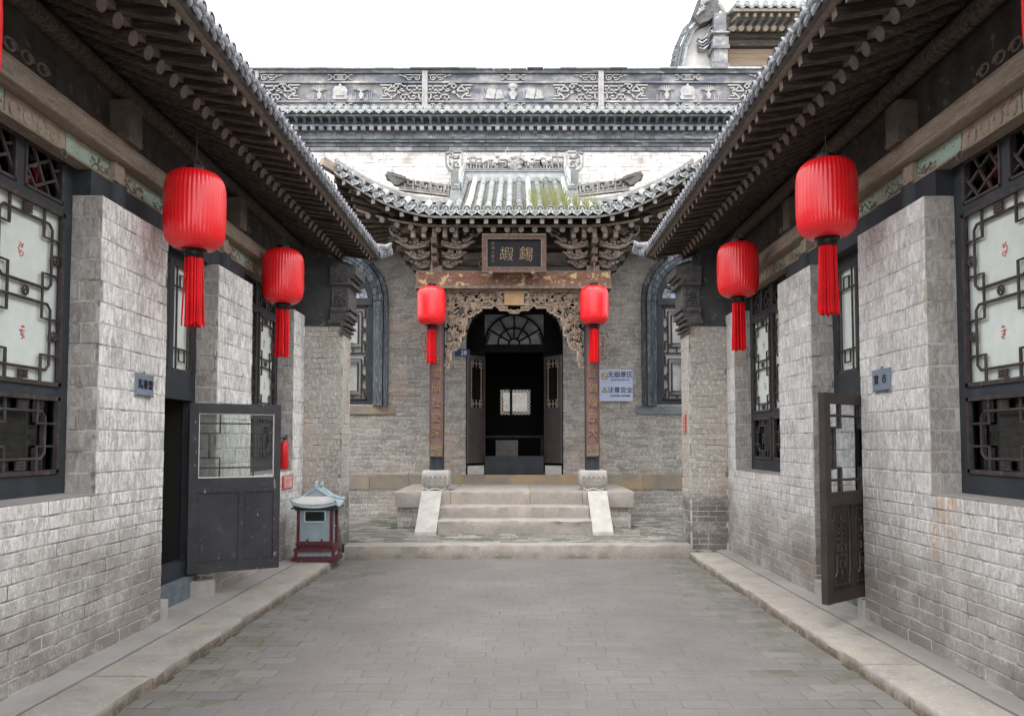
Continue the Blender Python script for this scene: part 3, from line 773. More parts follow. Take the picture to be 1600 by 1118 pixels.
    # verge at the far end: row of hanging tiles and a crooked finial
    for k in range(14):
        u = ue + .02 + k*.13
        g = MB(); g.prism(leaf, lambda a, b, d: (sg*(u+a), 11.0+d-b*.2, zt(u)+.03+b), 0, .014); g.build('verge_tile', m_tile, roof)
        g = MB(); g.lathe((sg*(u+.065), 11.0, zt(u)+.05), [(.05, 0), (.05, .03)], 10, .5, 'y'); g.build('verge_cap', m_tile, roof)
    g = MB(); r = random.Random(3)
    for k in range(9):
        t = k/8
        p = (sg*(ue-.04-.03*k*.6), 10.93+.02*k, ze+.06+.012*k)
        g.tube([p, (p[0]-sg*.03, p[1], p[2]-.06-.02*math.sin(k)), (p[0]-sg*.045, p[1], p[2]-.15)], [.016,.012,.004], 5)
    g.tube([(sg*(ue+.25), 10.97, ze+.22), (sg*ue, 10.97, ze+.10), (sg*(ue-.15), 11.0, ze+.10), (sg*(ue-.22), 11.02, ze+.17)], [.05,.055,.05,.02], 8)
    g.build('eave_finial', m_tile, roof, True)
    g = MB()
    for k in range(26):
        u = ue + .1 + k*.06
        g.ball((sg*u, 10.99, zt(u)+.085), .042, 7, 4, (1,.8,1), rnd.random())
    g.build('verge_ridge', m_tile, roof, True)
    # windows
    window_bay(hall, sg, J, 2.75, y_w1, 1)
    window_bay(hall, sg, J, y_w2, y_w3, 2)
    # doorway: frame, transom light, threshold
    g = MB(); jd = .07
    frame_with_holes(g, J, y_d0, y_d1, .30, 3.43, [(y_d0+jd, y_d1-jd, .46, 2.03), (y_d0+jd, y_d0+jd+.44, 2.30, 3.34), (y_d1-jd-.44, y_d1-jd, 2.30, 3.34)], sg*J, sg*(J+.09))
    dw = g.build('doorway', m_black, hall)
    for a in (y_d0+jd, y_d1-jd-.44):
        fn = lambda u, v, a=a: (sg*(J+.015), a+u, 2.30+v)
        f = MB()
        rods(f, fn, [[(.10, 0), (.10, 1.04)], [(.34, 0), (.34, 1.04)], [(0, .22), (.10, .22)], [(.10, .22), (.34, .22)], [(.34, .22), (.44, .22)], [(0, .82), (.44, .82)], [(.16, .22), (.16, .10), (.28, .10), (.28, .22)], [(.16, .82), (.16, .94), (.28, .94), (.28, .82)]], .010)
        for (p, q) in (((0, .01), (.44, .01)), ((0, 1.03), (.44, 1.03)), ((.01, 0), (.01, 1.04)), ((.43, 0), (.43, 1.04))):
            f.bar(fn(*p), fn(*q), .03, .022, (1,0,0))
        f.build('lattice', m_lat, dw, True)
        f = MB(); f.box(sg*(J+.04), sg*(J+.045), a, a+.44, 2.30, 3.34); f.build('paper_pane', m_paper, dw)
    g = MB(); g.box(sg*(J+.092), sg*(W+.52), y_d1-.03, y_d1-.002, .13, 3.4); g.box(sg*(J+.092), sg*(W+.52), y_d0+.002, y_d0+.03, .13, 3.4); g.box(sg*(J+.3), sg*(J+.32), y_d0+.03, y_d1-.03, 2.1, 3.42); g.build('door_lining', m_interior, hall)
    g = MB(); g.box(sg*(J-.06), sg*(J+.12), y_d0+.002, y_d1-.002, .09, .30); g.build('threshold', m_bluestone, hall)
    g = MB(); g.box(sg*(W-.02), sg*(J-.06), y_d1-.16, y_d1-.004, .09, .245); g.build('door_socket_stone', m_stonew, hall)
    g = MB(); g.box(sg*(W-.02), sg*(J-.06), y_d0+.004, y_d0+.10, .09, .26); g.build('door_socket_stone', m_stonew, hall)
    return hall, W, J
hallL, WL, JL = side_hall(-1, 'left grey brick hall with whitened piers and the plain glazed door standing open')
hallR, WR, JR = side_hall(1, 'right grey brick hall with rust-streaked plinth and the carved dark door standing open')

# door leaves; local frame: u along the leaf from hinge, v up, d thickness
def leaf_fn(h, e, z0):
    h = Vector((h[0], h[1], 0)); e = Vector((e[0], e[1], 0)); d = (e-h); L = d.length; d.normalize(); n = Vector((d.y, -d.x, 0))
    return L, lambda u, v, q=0: tuple(h + d*u + n*q + Vector((0,0,z0+v)))
def panel_box(mb, fn, u0, u1, v0, v1, q0, q1, tone=.5):
    vs = [fn(u, v, q) for q in (q0, q1) for (u, v) in ((u0,v0),(u1,v0),(u1,v1),(u0,v1))]
    mb.add(vs, [(0,1,2,3),(7,6,5,4),(0,4,5,1),(1,5,6,2),(2,6,7,3),(3,7,4,0)], tone)
# left leaf: seen from inside, two plain panels under a glazed upper half
L, fn = leaf_fn((-3.24, 7.28), (-2.475, 7.70), .325)
Hh = 1.68
g = MB()
for a in ((0, .085, 0, Hh), (L-.065, L, 0, Hh)): panel_box(g, fn, *a, -.022, .022)
for a in ((.085, L-.065, 0, .10), (.085, L-.065, .79, .935), (.085, L-.065, Hh-.10, Hh)): panel_box(g, fn, *a, -.021, .021)
panel_box(g, fn, .47, .52, .10, .79, -.018, .018)
dl = g.build('door', m_door, hallL); dl['label'] = 'dark grey door leaf with two plain panels and a glazed top'
for a, b in ((.085, .47), (.52, L-.065)):
    g = MB(); panel_box(g, fn, a, b, .10, .79, -.006, .006); panel_box(g, fn, a+.015, b-.015, .115, .775, -.009, .009); g.build('panel', m_door, dl)
g = MB(); panel_box(g, fn, .085, L-.065, .935, Hh-.10, .004, .008); g.build('pane', m_glassd, dl)
g = MB(); z0_, z1_ = .935, Hh-.10; a_, b_ = .085, L-.065
q = lambda u, v: fn(u, v, -.006)
rods(g, q, [[(a_, z0_+.10), (b_, z0_+.10)], [(a_, z1_-.10), (b_, z1_-.10)], [(a_+.10, z0_+.20), (a_+.10, z1_-.20)], [(b_-.10, z0_+.20), (b_-.10, z1_-.20)],
            [(a_+.20, z0_), (a_+.20, z0_+.20), (a_, z0_+.20)], [(a_+.20, z1_), (a_+.20, z1_-.20), (a_, z1_-.20)],
            [(b_-.20, z0_), (b_-.20, z0_+.20), (b_, z0_+.20)], [(b_-.20, z1_), (b_-.20, z1_-.20), (b_, z1_-.20)]], .009)
g.build('lattice', m_lat, dl, True)
g = MB()
for (u0, u1, v0, v1) in ((a_, b_, z0_, z0_+.010), (a_, b_, z1_-.008, z1_), (a_, a_+.008, z0_+.010, z1_-.008), (b_-.008, b_, z0_+.010, z1_-.008)): panel_box(g, fn, u0, u1, v0, v1, -.024, .012)
g.build('putty_strip', m_white, dl)
# right leaf: carved lower panels, lattice above
L, fn = leaf_fn((3.20, 6.60), (2.52, 6.09), .29)
Hh = 1.74
g = MB()
for a in ((0, .075, 0, Hh), (L-.085, L, 0, Hh)): panel_box(g, fn, *a, -.028, .028)
for a in ((.075, L-.085, 0, .10), (.075, L-.085, .80, .91), (.075, L-.085, Hh-.09, Hh)): panel_box(g, fn, *a, -.026, .026)
for a, b in ((.075+.335, .075+.375),): panel_box(g, fn, a, b, .10, .80, -.022, .022)
dr = g.build('door', m_doorb, hallR); dr['label'] = 'dark brown door leaf with carved characters on its lower panels'
for a, b in ((.075, .41), (.45, L-.085)):
    for sd in (-1, 1):
        g = MB(); panel_box(g, fn, a, b, .10, .80, sd*.004, sd*.008)
        c = (a+b)/2; hw = (b-a)/2
        q = lambda u, v: fn(u, v, sd*.014)
        o_ = [(-.80,.06),(-.80,.15),(-.92,.2),(-.92,.8),(-.80,.85),(-.80,.94),(.80,.94),(.80,.85),(.92,.8),(.92,.2),(.80,.15),(.80,.06),(-.80,.06)]
        g.tube([q(c+x*hw*.92, .10+.70*y) for x, y in o_], .010, 6)
        # long-life style emblem in relief
        S = [[(-.45,.80),(.45,.80)], [(-.3,.72),(.3,.72),(.3,.66),(-.3,.66),(-.3,.72)], [(0,.86),(0,.62)], [(-.5,.60),(.5,.60)], [(-.35,.54),(.35,.54),(.35,.46),(-.35,.46),(-.35,.54)],
             [(0,.60),(0,.40)], [(-.5,.40),(.5,.40)], [(-.45,.40),(-.45,.22),(-.6,.16)], [(.45,.40),(.45,.22),(.6,.16)], [(-.22,.34),(.22,.34),(.22,.26),(-.22,.26),(-.22,.34)], [(0,.26),(0,.14)], [(-.3,.16),(.3,.2)]]
        for pl in S: g.tube([q(c+x*hw, .10+.70*y) for x, y in pl], .011, 6)
        g.build('carved_panel', m_doorb, dr, True)
g = MB(); panel_box(g, fn, .075, L-.085, .91, Hh-.09, .000, .004); g.build('pane', m_glassd, dr)
g = MB(); z0_, z1_ = .91, Hh-.09; a_, b_ = .075, L-.085
for off in (-.012,):
    q = lambda u, v: fn(u, v, off)
    rods(g, q, [[(a_, z0_+.10), (b_, z0_+.10)], [(a_, z1_-.10), (b_, z1_-.10)], [(a_+.09, z0_), (a_+.09, z0_+.2)], [(a_+.09, z1_-.2), (a_+.09, z1_)], [(b_-.09, z0_+.2), (b_-.09, z1_-.2)],
            [(a_+.18, z0_), (a_+.18, z0_+.20), (a_, z0_+.20)], [(a_+.18, z1_), (a_+.18, z1_-.20), (a_, z1_-.20)],
            [(b_-.18, z0_), (b_-.18, z0_+.20), (b_, z0_+.20)], [(b_-.18, z1_), (b_-.18, z1_-.20), (b_, z1_-.20)]], .011)
g.build('lattice', m_lat, dr, True)

# ------------------------------------------------------------------ main hall at the end of the court
YF = 14.6
CX = -0.05
hall = thing('main_hall', 'tall grey brick hall closing the court with arched windows and carved parapet', 'building', (0, YF, 0))
def arch_hole(cx, hw, zb, zs, R_):
    def h(z):
        if z < zb or z > zs + R_: return None
        if z <= zs: return (cx-hw, cx+hw)
        q = R_*R_ - (z-zs)**2
        return (cx-math.sqrt(q)*hw/R_, cx+math.sqrt(q)*hw/R_) if q > 0 else None
    return h
WX = {-1: -3.63, 1: 3.54}
holes = [arch_hole(WX[s_], 1.06, 2.34, 4.42, 1.10) for s_ in (-1, 1)] + [arch_hole(CX, .96, .97, 3.62, .92)]
# masonry backing built in courses so the openings are real
g = MB(); z = 0.0
while z < 7.46:
    zb = min(z + .06, 7.46); zc = (z+zb)/2; iv = [(-7, 7)]
    for h in holes:
        qv = h(zc)
        if qv:
            nv = []
            for a, b in iv:
                if qv[1] <= a or qv[0] >= b: nv.append((a, b)); continue
                if qv[0] > a: nv.append((a, qv[0]))
                if qv[1] < b: nv.append((qv[1], b))
            iv = nv
    for a, b in iv: g.box(a, b, YF, YF+.4, z, zb - (0 if zb > 7.45 else 0))
    z = zb
wall = g.build('wall', m_mortar, hall)
band = lambda z: (-9, 9) if .68 < z < .985 else None
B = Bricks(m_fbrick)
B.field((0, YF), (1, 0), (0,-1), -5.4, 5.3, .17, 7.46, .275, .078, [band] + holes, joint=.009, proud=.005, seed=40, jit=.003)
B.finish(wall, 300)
# stone band blocks
r = random.Random(8); x = -4.6
while x < 4.5:
    l = r.uniform(.7, 1.5); g = MB(); g.box(x+.004, min(x+l, 4.6)-.004, YF-.02, YF+.05, .69, .975, r.random()); g.build('stone_band_block', m_plinth, hall); x += l
# sills of the arched windows
g = MB(); g.box(-4.8, -2.42, YF-.035, YF+.1, 2.17, 2.335); g.build('window_sill', m_plinth, hall)
g = MB(); g.box(2.36, 4.8, YF-.035, YF+.1, 2.17, 2.335); g.build('window_sill', m_bluestone, hall)
# arched hood mouldings and windows
def arch_pts(cx, hw, zs, R_, zb, n=20):
    return [(cx-hw, zb)] + [(cx - hw*math.cos(PI*i/n), zs + R_*math.sin(PI*i/n)*(1+.04*math.sin(PI*i/n)**6)) for i in range(n+1)] + [(cx+hw, zb)]
for s_ in (-1, 1):
    cx = WX[s_]
    for hw, rr_, t, y in ((1.02, 1.04, .085, YF-.035), (.935, .955, .06, YF-.075), (.865, .885, .07, YF-.045), (.80, .82, .055, YF-.01)):
        g = MB(); P = arch_pts(cx, hw, 4.42, rr_, 2.34)
        for k, (a, b) in enumerate(zip(P, P[1:])):
            dx, dz = b[0]-a[0], b[1]-a[1]; l = math.hypot(dx, dz); ex_, ez_ = dx/l*.006, dz/l*.006
            g.bar((a[0]-ex_, y, a[1]-ez_), (b[0]+ex_, y, b[1]+ez_), t, .10, (0,1,0), rnd.random())
        g.build('hood_moulding', m_blueP, hall)
    w_ = MB(); yb = YF + .10
    win = MB()
    # black frame: jambs, transom, arch ring
    P = arch_pts(cx, .715, 4.42, .73, 2.34)
    for a, b in zip(P, P[1:]):
        win.bar((a[0], yb, a[1]), (b[0], yb, b[1]), .17, .06, (0,1,0), .5)
    win.box(cx-.72, cx+.72, yb-.02, yb+.05, 2.34, 2.44); win.box(cx-.72, cx+.72, yb-.05, yb+.04, 4.36, 4.50)
    win.box(cx-.04, cx+.04, yb-.025, yb+.04, 2.44, 4.36)
    wo = win.build('window', m_black, hall)
    for a in (cx-.63, cx+.04):
        fn = lambda u, v, a=a: (a+u, yb-.0, 2.46+v)
        f = MB(); W_, H_ = .59, 1.88
        for (p, q) in (((0,.015),(W_,.015)), ((0,H_-.015),(W_,H_-.015)), ((.015,0),(.015,H_)), ((W_-.015,0),(W_-.015,H_))): f.bar(fn(*p), fn(*q), .03, .04, (0,1,0))
        for vv in (0, .96):
            h2 = .92
            rods(f, fn, [[(.12, vv+.10), (W_-.12, vv+.10), (W_-.12, vv+h2-.10), (.12, vv+h2-.10), (.12, vv+.10)], [(.19, vv+.17), (W_-.19, vv+.17), (W_-.19, vv+h2-.17), (.19, vv+h2-.17), (.19, vv+.17)],
                 [(0, vv+.05), (.06, vv+.05), (.06, vv+.22), (.12, vv+.22)], [(W_, vv+.05), (W_-.06, vv+.05), (W_-.06, vv+.22), (W_-.12, vv+.22)],
                 [(0, vv+h2-.05), (.06, vv+h2-.05), (.06, vv+h2-.22), (.12, vv+h2-.22)], [(W_, vv+h2-.05), (W_-.06, vv+h2-.05), (W_-.06, vv+h2-.22), (W_-.12, vv+h2-.22)],
                 [(0, vv+h2/2-.08), (.12, vv+h2/2+.08)], [(0, vv+h2/2+.08), (.12, vv+h2/2-.08)], [(W_, vv+h2/2-.08), (W_-.12, vv+h2/2+.08)], [(W_, vv+h2/2+.08), (W_-.12, vv+h2/2-.08)],
                 [(.12, vv), (.12, vv+.1)], [(W_-.12, vv), (W_-.12, vv+.1)], [(W_/2, vv), (W_/2, vv+.1)], [(0, vv+h2+.02), (W_, vv+h2+.02)]], .019, 5)
            for k in range(5):
                f.bar(fn(.13, vv+.10+.0+k*.012), fn(.13+.05*((k+1) % 2)+.02, vv+.10+k*.012+.03), .015, .02, (0,1,0))
        f.build('lattice', m_lat, wo, True)
        pn = MB(); pn.box(a, a+W_, yb+.03, yb+.036, 2.46, 4.34); pn.build('paper_pane', m_paper_old, wo)
    f = MB(); f.prism([(cx+.70*math.cos(PI*i/16), 4.44+.70*math.sin(PI*i/16)) for i in range(17)], lambda a, b, d: (a, d, b), yb+.02, yb+.026); f.build('pane', m_sign, wo)
    f = MB()
    for k in range(1, 6):
        a = PI*k/6; f.bar((cx+.05*math.cos(a), yb-.01, 4.46+.05*math.sin(a)), (cx+.68*math.cos(a), yb-.01, 4.44+.68*math.sin(a)), .05, .04, (0,1,0))
    f.build('glazing_bar', m_black, wo)
    f = MB()
    for k in range(6):
        a = PI*(k+.5)/6
        for q in range(9):
            t = q*.8; f.ball((cx+(.52+.035*q/9*math.cos(t))*math.cos(a)+.05*math.sin(t), yb-.015, 4.46+.52*math.sin(a)+.06*math.cos(t)), .022, 5, 3, (1,.5,1))
    f.build('carved_rosette', m_wood_carv, wo)
# cornice: mouldings, tooth blocks, brackets, drip tiles
def brick_course(name, z0, z1, yproud, m, lo=.26, hi=.42, x0=-5.6, x1=5.5, seed=1):
    r = random.Random(seed); x = x0; base = None
    me = MB()
    g = MB()
    while x < x1:
        l = r.uniform(lo, hi); p = r.uniform(-.003, .003)
        g.box(x+.004, min(x+l, x1)-.004, YF-yproud+p, YF+.15, z0+.003, z1-.003, r.random()); x += l
    return g.build(name, m, hall)
for i, (z0, z1, yp) in enumerate(((7.462, 7.545, .05), (7.545, 7.61, .07), (7.61, 7.66, .12), (7.66, 7.725, .15), (7.725, 7.79, .12))):
    brick_course('cornice_course', z0, z1, yp, m_cornice if i != 0 else m_parapet, seed=i)
g = MB(); g.box(-5.6, 5.5, YF-.12, YF+.2, 7.79, 8.12); g.build('cornice_core', m_cornice, hall)
g = MB(); g.box(-5.6, 5.5, YF-.24, YF+.2, 7.885, 7.915); g.box(-5.6, 5.5, YF-.33, YF+.2, 8.045, 8.09); g.build('cornice_shelf', m_cornice, hall)
g = MB(); g.box(-.042, .042, -.13, 0, -.04, .04); dm = g.mesh('dentil', m_parapet)
g = MB(); g.prism([(-.03, .065), (.03, .065), (.012, -.065), (-.012, -.065)], lambda a, b, d: (a, -.20*(.5+b/.13)*1 if d else 0, b), 0, 1); bm_ = g.mesh('tooth_bracket', m_cornice)
x = -5.4; k = 0
while x < 5.4:
    place('dentil', dm, hall, (x, YF-.12, 7.845)); place('tooth_bracket', bm_, hall, (x, YF-.12, 7.98)); x += .167
leaf2 = [(-.075, .03), (-.072, -.005), (-.045, -.03), (-.02, -.04), (0, -.065), (.02, -.04), (.045, -.03), (.072, -.005), (.075, .03)]
g = MB(); g.prism(leaf2, lambda a, b, d: (a, -.01-d+b*.15, b), 0, .016); g.prism([(a*.55, b*.55) for a, b in leaf2], lambda a, b, d: (a, -.01-d+b*.15, b), .016, .026)
g.prism([(-.075, .03), (0, .01), (.075, .03), (.075, .015), (0, -.006), (-.075, .015)], lambda a, b, d: (a, d, b), -.01, .4); dt = g.mesh('drip_tile', m_tilew)
g = MB(); g.tube([(0, 0, 0), (0, .42, .17)], .055, 10); g.lathe((0, -.01, 0), [(.06, 0), (.06, -.015), (.05, -.016), (.048, -.008), (.03, -.008), (.025, -.015), (.001, -.017)], 14, .6, 'y'); ct = g.mesh('cover_tile', m_tilew, True)
g = MB(); g.prism([(YF-.36, 8.10), (YF-.36, 8.13), (YF+.1, 8.30), (YF+.1, 8.10)], lambda a, b, d: (d, a, b), -5.6, 5.5); g.build('cornice_roof', m_tilebed, hall)
x = -5.5; r = random.Random(2)
while x < 5.45:
    place('cover_tile', ct, hall, (x, YF-.38, 8.185+r.uniform(-.006, .006)), (0, 0, r.uniform(-.05, .05)))
    place('drip_tile', dt, hall, (x+.0895, YF-.375, 8.125+r.uniform(-.006, .006)), (0, r.uniform(-.07, .07), 0)); x += .179
# parapet
YP = YF - .06
g = MB(); g.box(-5.6, 5.5, YP, YF+.3, 8.22, 9.08); par = g.build('parapet', m_mortar_dk, hall)
r = random.Random(12)
for (z0, z1, yo, lo, hi) in ((8.285, 8.425, .008, .4, .75), (8.462, 8.82, .004, .6, 1.1), (8.858, 9.02, .008, .4, .75)):
    x = -5.5
    while x < 5.4:
        l = r.uniform(lo, hi); g = MB(); g.box(x+.003, min(x+l, 5.45)-.003, YP-yo-r.uniform(0, .003), YP+.01, z0, z1, r.random()); g.build('brick_panel', m_parapet, par); x += l
for z0, z1, yo in ((8.235, 8.283, .05), (8.427, 8.46, .06), (8.822, 8.856, .06), (9.022, 9.085, .07)):
    g = MB(); x = -5.5
    while x < 5.4:
        l = r.uniform(.5, 1.0); g.box(x+.002, min(x+l, 5.45)-.002, YP-yo, YP+.02, z0, z1, r.random()); x += l
    g.build('parapet_rail', m_parapet if z0 < 9 else m_cornice, par)
x = -5.5
while x < 5.4:
    g = MB(); g.box(x+.004, x+.33, YP-.12, YF+.34, 9.09, 9.125, r.random()); g.prism([(YP-.10, 9.125), (YF+.32, 9.125), (YF+.15, 9.165), (YP+.02, 9.165)], lambda a, b, d: (d, a, b), x+.004, x+.33, r.random())
    g.build('coping_tile', m_tilew, par); x += .335
for px_ in (-5.25, -1.853, 1.685, 5.2):
    g = MB(); g.box(px_-.055, px_+.055, YP-.085, YP+.01, 8.24, 9.06, .6)
    g.tube([(px_-.03, YP-.085, 8.26), (px_-.03, YP-.085, 9.04)], .016, 5); g.tube([(px_+.03, YP-.085, 8.26), (px_+.03, YP-.085, 9.04)], .016, 5); g.build('parapet_post', m_relief, par)
def hooks(mb, cx, cz, sx, sz, pls, t=.024, d=.05):
    for pl in pls:
        for (a, b), (c, e) in zip(pl, pl[1:]):
            p = (cx+sx*a, YP-.030, cz+sz*b); q = (cx+sx*c, YP-.030, cz+sz*e)
            v = Vector(q)-Vector(p)
            if v.length < 1e-5: continue
            v.normalize(); mb.bar(Vector(p)-v*t/2, Vector(q)+v*t/2, t, d, (0,1,0), rnd.random())
H1 = [[(.02,.12),(.30,.12),(.30,.04),(.14,.04)], [(.10,.12),(.10,.07)], [(.30,.12),(.40,.12),(.40,.16),(.56,.16),(.56,.08),(.48,.08),(.48,.12)], [(.02,-.02),(.26,-.02),(.26,-.14),(.12,-.14),(.12,-.08),(.19,-.08)], [(.26,-.06),(.42,-.06),(.42,-.15),(.34,-.15),(.34,-.11)], [(.02,-.15),(.06,-.15),(.06,.0)], [(.20,.04),(.20,-.02)], [(.03,.05),(.06,.05)], [(.36,.02),(.44,.02),(.44,.06),(.40,.06)]]
H2 = [[(.02,.05),(.32,.05),(.38,.03),(.46,.05)], [(.05,.05),(.05,-.05),(.14,-.05),(.14,0)], [(.18,.05),(.18,-.01),(.26,-.01)], [(.22,-.05),(.30,-.05),(.30,.01),(.36,.01)], [(.10,.01),(.10,-.02)]]
H3 = [[(.10,.14),(.34,.14),(.22,.02),(.42,.02),(.34,.10)], [(.10,-.14),(.34,-.14),(.22,-.02)], [(.42,.02),(.52,.0),(.42,-.03),(.36,-.10)], [(.14,.08),(.24,.08),(.16,.0),(.24,-.08),(.14,-.08)]]
for px_ in (-5.25, -1.853, 1.685, 5.2):
    for s_ in (-1, 1):
        if abs(px_ + s_*.3) > 5.3: continue
        c = px_ + s_*.06
        g = MB(); hooks(g, c, 8.64, s_, 1, H1); g.build('carved_scroll', m_relief, par)
        for zc_, f_ in ((8.94, 1), (8.355, -.8)):
            g = MB(); hooks(g, c, zc_, s_, f_, H2, .017); g.build('carved_scroll', m_relief, par)
def vase(mb, x, z, h, w_):
    p = [(.35,0),(.45,.05),(.3,.1),(.55,.3),(.75,.5),(.6,.7),(.25,.8),(.25,.88),(.5,1)]
    poly = [(x+a*w_/2, z+b*h) for a, b in p] + [(x-a*w_/2, z+b*h) for a, b in p[::-1]]
    mb.prism(poly, lambda a, b, d: (a, d, b), YP-.05, YP-.004)
for bi, cx in enumerate((-3.56, -.085, 3.43)):
    for s_ in (-1, 1):
        g = MB(); hooks(g, cx+s_*.72, 8.64, s_, 1, H3, .024); g.build('carved_scroll', m_relief, par)
        g = MB()
        if bi != 1:
            vase(g, cx+s_*.42, 8.50, .17, .13)
            for k in range(9):
                a = PI*(k+.5)/9; g.tube([(cx+s_*.42, YP-.03, 8.66), (cx+s_*.42+.10*math.cos(a), YP-.03, 8.69+.05*math.sin(a)), (cx+s_*.42+.17*math.cos(a), YP-.03, 8.68+.11*math.sin(a))], .012, 4)
            for k in range(6): g.box(cx+s_*.42-.20+k*.08, cx+s_*.42-.19+k*.08, YP-.03, YP, 8.49, 8.60+.03*(k % 2))
        else:
            # book stack and scroll boxes
            x0 = cx+s_*.40
            g.prism([(x0-.16, 8.52), (x0+.02, 8.50), (x0+.06, 8.70), (x0-.10, 8.73)], lambda a, b, d: (a, d, b), YP-.045, YP-.004, .9)
            g.prism([(x0+.05, 8.50), (x0+.22, 8.52), (x0+.18, 8.66), (x0+.08, 8.70)], lambda a, b, d: (a, d, b), YP-.04, YP-.004, .8)
            for k in range(7): g.tube([(x0-.2+k*.06, YP-.03, 8.51), (x0-.17+k*.06, YP-.04, 8.60+.04*(k % 2)), (x0-.22+k*.06, YP-.03, 8.70)], .010, 4)
        g.build('carved_vase' if bi != 1 else 'carved_book', m_relief, par)
    g = MB()
    if bi != 1:
        poly = [(-.13,-.15),(.13,-.15),(.16,-.1),(.13,-.05),(.15,.04),(.1,.12),(.04,.12),(0,.2),(-.04,.12),(-.1,.12),(-.15,.04),(-.13,-.05),(-.16,-.1)]
        g.prism([(cx+a, 8.64+b) for a, b in poly], lambda a, b, d: (a, d, b), YP-.05, YP-.004, .7)
        g.prism([(cx+a*.55, 8.64+b*.55) for a, b in poly], lambda a, b, d: (a, d, b), YP-.07, YP-.05, .2)
    else:
        vase(g, cx, 8.49, .22, .22); g.ball((cx, YP-.03, 8.77), .06, 8, 6, (1.6,.6,1.2), .7)
        for k in range(10):
            a = 2*PI*k/10; g.tube([(cx, YP-.03, 8.77), (cx+.14*math.cos(a), YP-.035, 8.77+.09*math.sin(a))], [.02,.006], 5)
    g.build('carved_medallion', m_relief, par)
    for zc_ in (8.94, 8.355):
        g = MB()
        hooks(g, cx, zc_, 1, 1, [[(-.12,.05),(.12,.05),(.12,-.05),(-.12,-.05),(-.12,.05)], [(-.05,.02),(.05,.02)], [(-.05,-.02),(.05,-.02)], [(.12,.0),(.18,.0),(.18,.05),(.24,.05)], [(-.12,.0),(-.18,.0),(-.18,.05),(-.24,.05)], [(.18,0),(.18,-.05),(.23,-.05)], [(-.18,0),(-.18,-.05),(-.23,-.05)]], .017)
        g.build('carved_tablet', m_relief, par)
# doorway in the wall: reveal, fanlight, leaves, threshold
YD = YF + .32
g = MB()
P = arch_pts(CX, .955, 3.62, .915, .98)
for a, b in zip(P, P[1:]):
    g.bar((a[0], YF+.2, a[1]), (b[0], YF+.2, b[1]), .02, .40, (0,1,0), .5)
g.build('door_reveal', m_matt_black, hall)
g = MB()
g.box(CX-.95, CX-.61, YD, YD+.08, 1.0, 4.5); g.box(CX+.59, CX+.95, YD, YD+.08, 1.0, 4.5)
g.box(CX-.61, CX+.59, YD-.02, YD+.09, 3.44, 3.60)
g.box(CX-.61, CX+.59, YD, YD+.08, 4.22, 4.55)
df = g.build('door_frame', m_matt_black, hall)
g = MB()
for k in range(5):
    a = PI*(k+.0)/5 + PI/10 if False else PI*(k+1)/6
    g.bar((CX-.01+.10*math.cos(a), YD+.01, 3.61+.10*math.sin(a)), (CX-.01+.62*math.cos(a), YD+.01, 3.61+.62*math.sin(a)), .030, .04, (0,1,0))
for R_ in (.11, .33, .60):
    pts = [(CX-.01+R_*math.cos(PI*i/20), YD+.01, 3.61+R_*math.sin(PI*i/20)) for i in range(21)]
    for a, b in zip(pts, pts[1:]): g.bar(a, b, .032, .042, (0,1,0))
for s_ in (-1, 1):
    for k in range(5): g.ring((CX-.01+s_*(.565-.012*k), YD+.01, 3.64+k*.045), .022, .009, 'y', 8)
g.build('fanlight', m_matt_black, df)
g = MB(); g.box(CX-.61, CX+.59, YD+.04, YD+.046, 3.60, 4.22); g.build('pane', M('glow_painted_glass', (.10,.11,.125), (.42,.45,.49), 2.2, .35, .1, 40, stretch=(1,1,1.5)), df)  # light seen through the panes is put into this opaque mottled colour
g = MB(); g.box(CX-.60, CX+.585, YD-.08, YD+.06, .985, 1.335); g.build('threshold', m_black, hall)
for s_ in (-1, 1):
    g = MB(); g.box(CX+s_*.61, CX+s_*.93, YF-.02, YD+.05, .98, 1.15); g.build('door_socket_stone', m_stonew, hall)
    h = (CX+s_*.61, YD-.02); e = (CX+s_*.925, YD-.43)
    L, fn = leaf_fn(h, e, 1.20); Hh = 2.14
    g = MB()
    for a in ((0, .06, 0, Hh), (L-.06, L, 0, Hh)): panel_box(g, fn, *a, -.02, .02)
    for a in ((.06, L-.06, 0, .08), (.06, L-.06, 1.02, 1.10), (.06, L-.06, Hh-.07, Hh)): panel_box(g, fn, *a, -.02, .02)
    panel_box(g, fn, .06, L-.06, .08, 1.02, -.006, .006)
    lf = g.build('door_leaf', m_doorb, hall)
    g = MB(); q = lambda u, v: fn(u, v, 0)
    z0_, z1_ = 1.10, Hh-.07; a_, b_ = .06, L-.06
    rods(g, q, [[(a_+.05, z0_), (a_+.05, z1_)], [(b_-.05, z0_), (b_-.05, z1_)], [(a_, z0_+.08), (b_, z0_+.08)], [(a_, z1_-.08), (b_, z1_-.08)], [(a_, z0_+.16), (a_+.10, z0_+.16), (a_+.10, z0_)], [(b_, z0_+.16), (b_-.10, z0_+.16), (b_-.10, z0_)],
            [(a_, z1_-.16), (a_+.10, z1_-.16), (a_+.10, z1_)], [(b_, z1_-.16), (b_-.10, z1_-.16), (b_-.10, z1_)], [((a_+b_)/2, z0_), ((a_+b_)/2, z0_+.16)], [((a_+b_)/2, z1_-.16), ((a_+b_)/2, z1_)]], .012, 5)
    g.build('lattice', m_wood_end, lf)
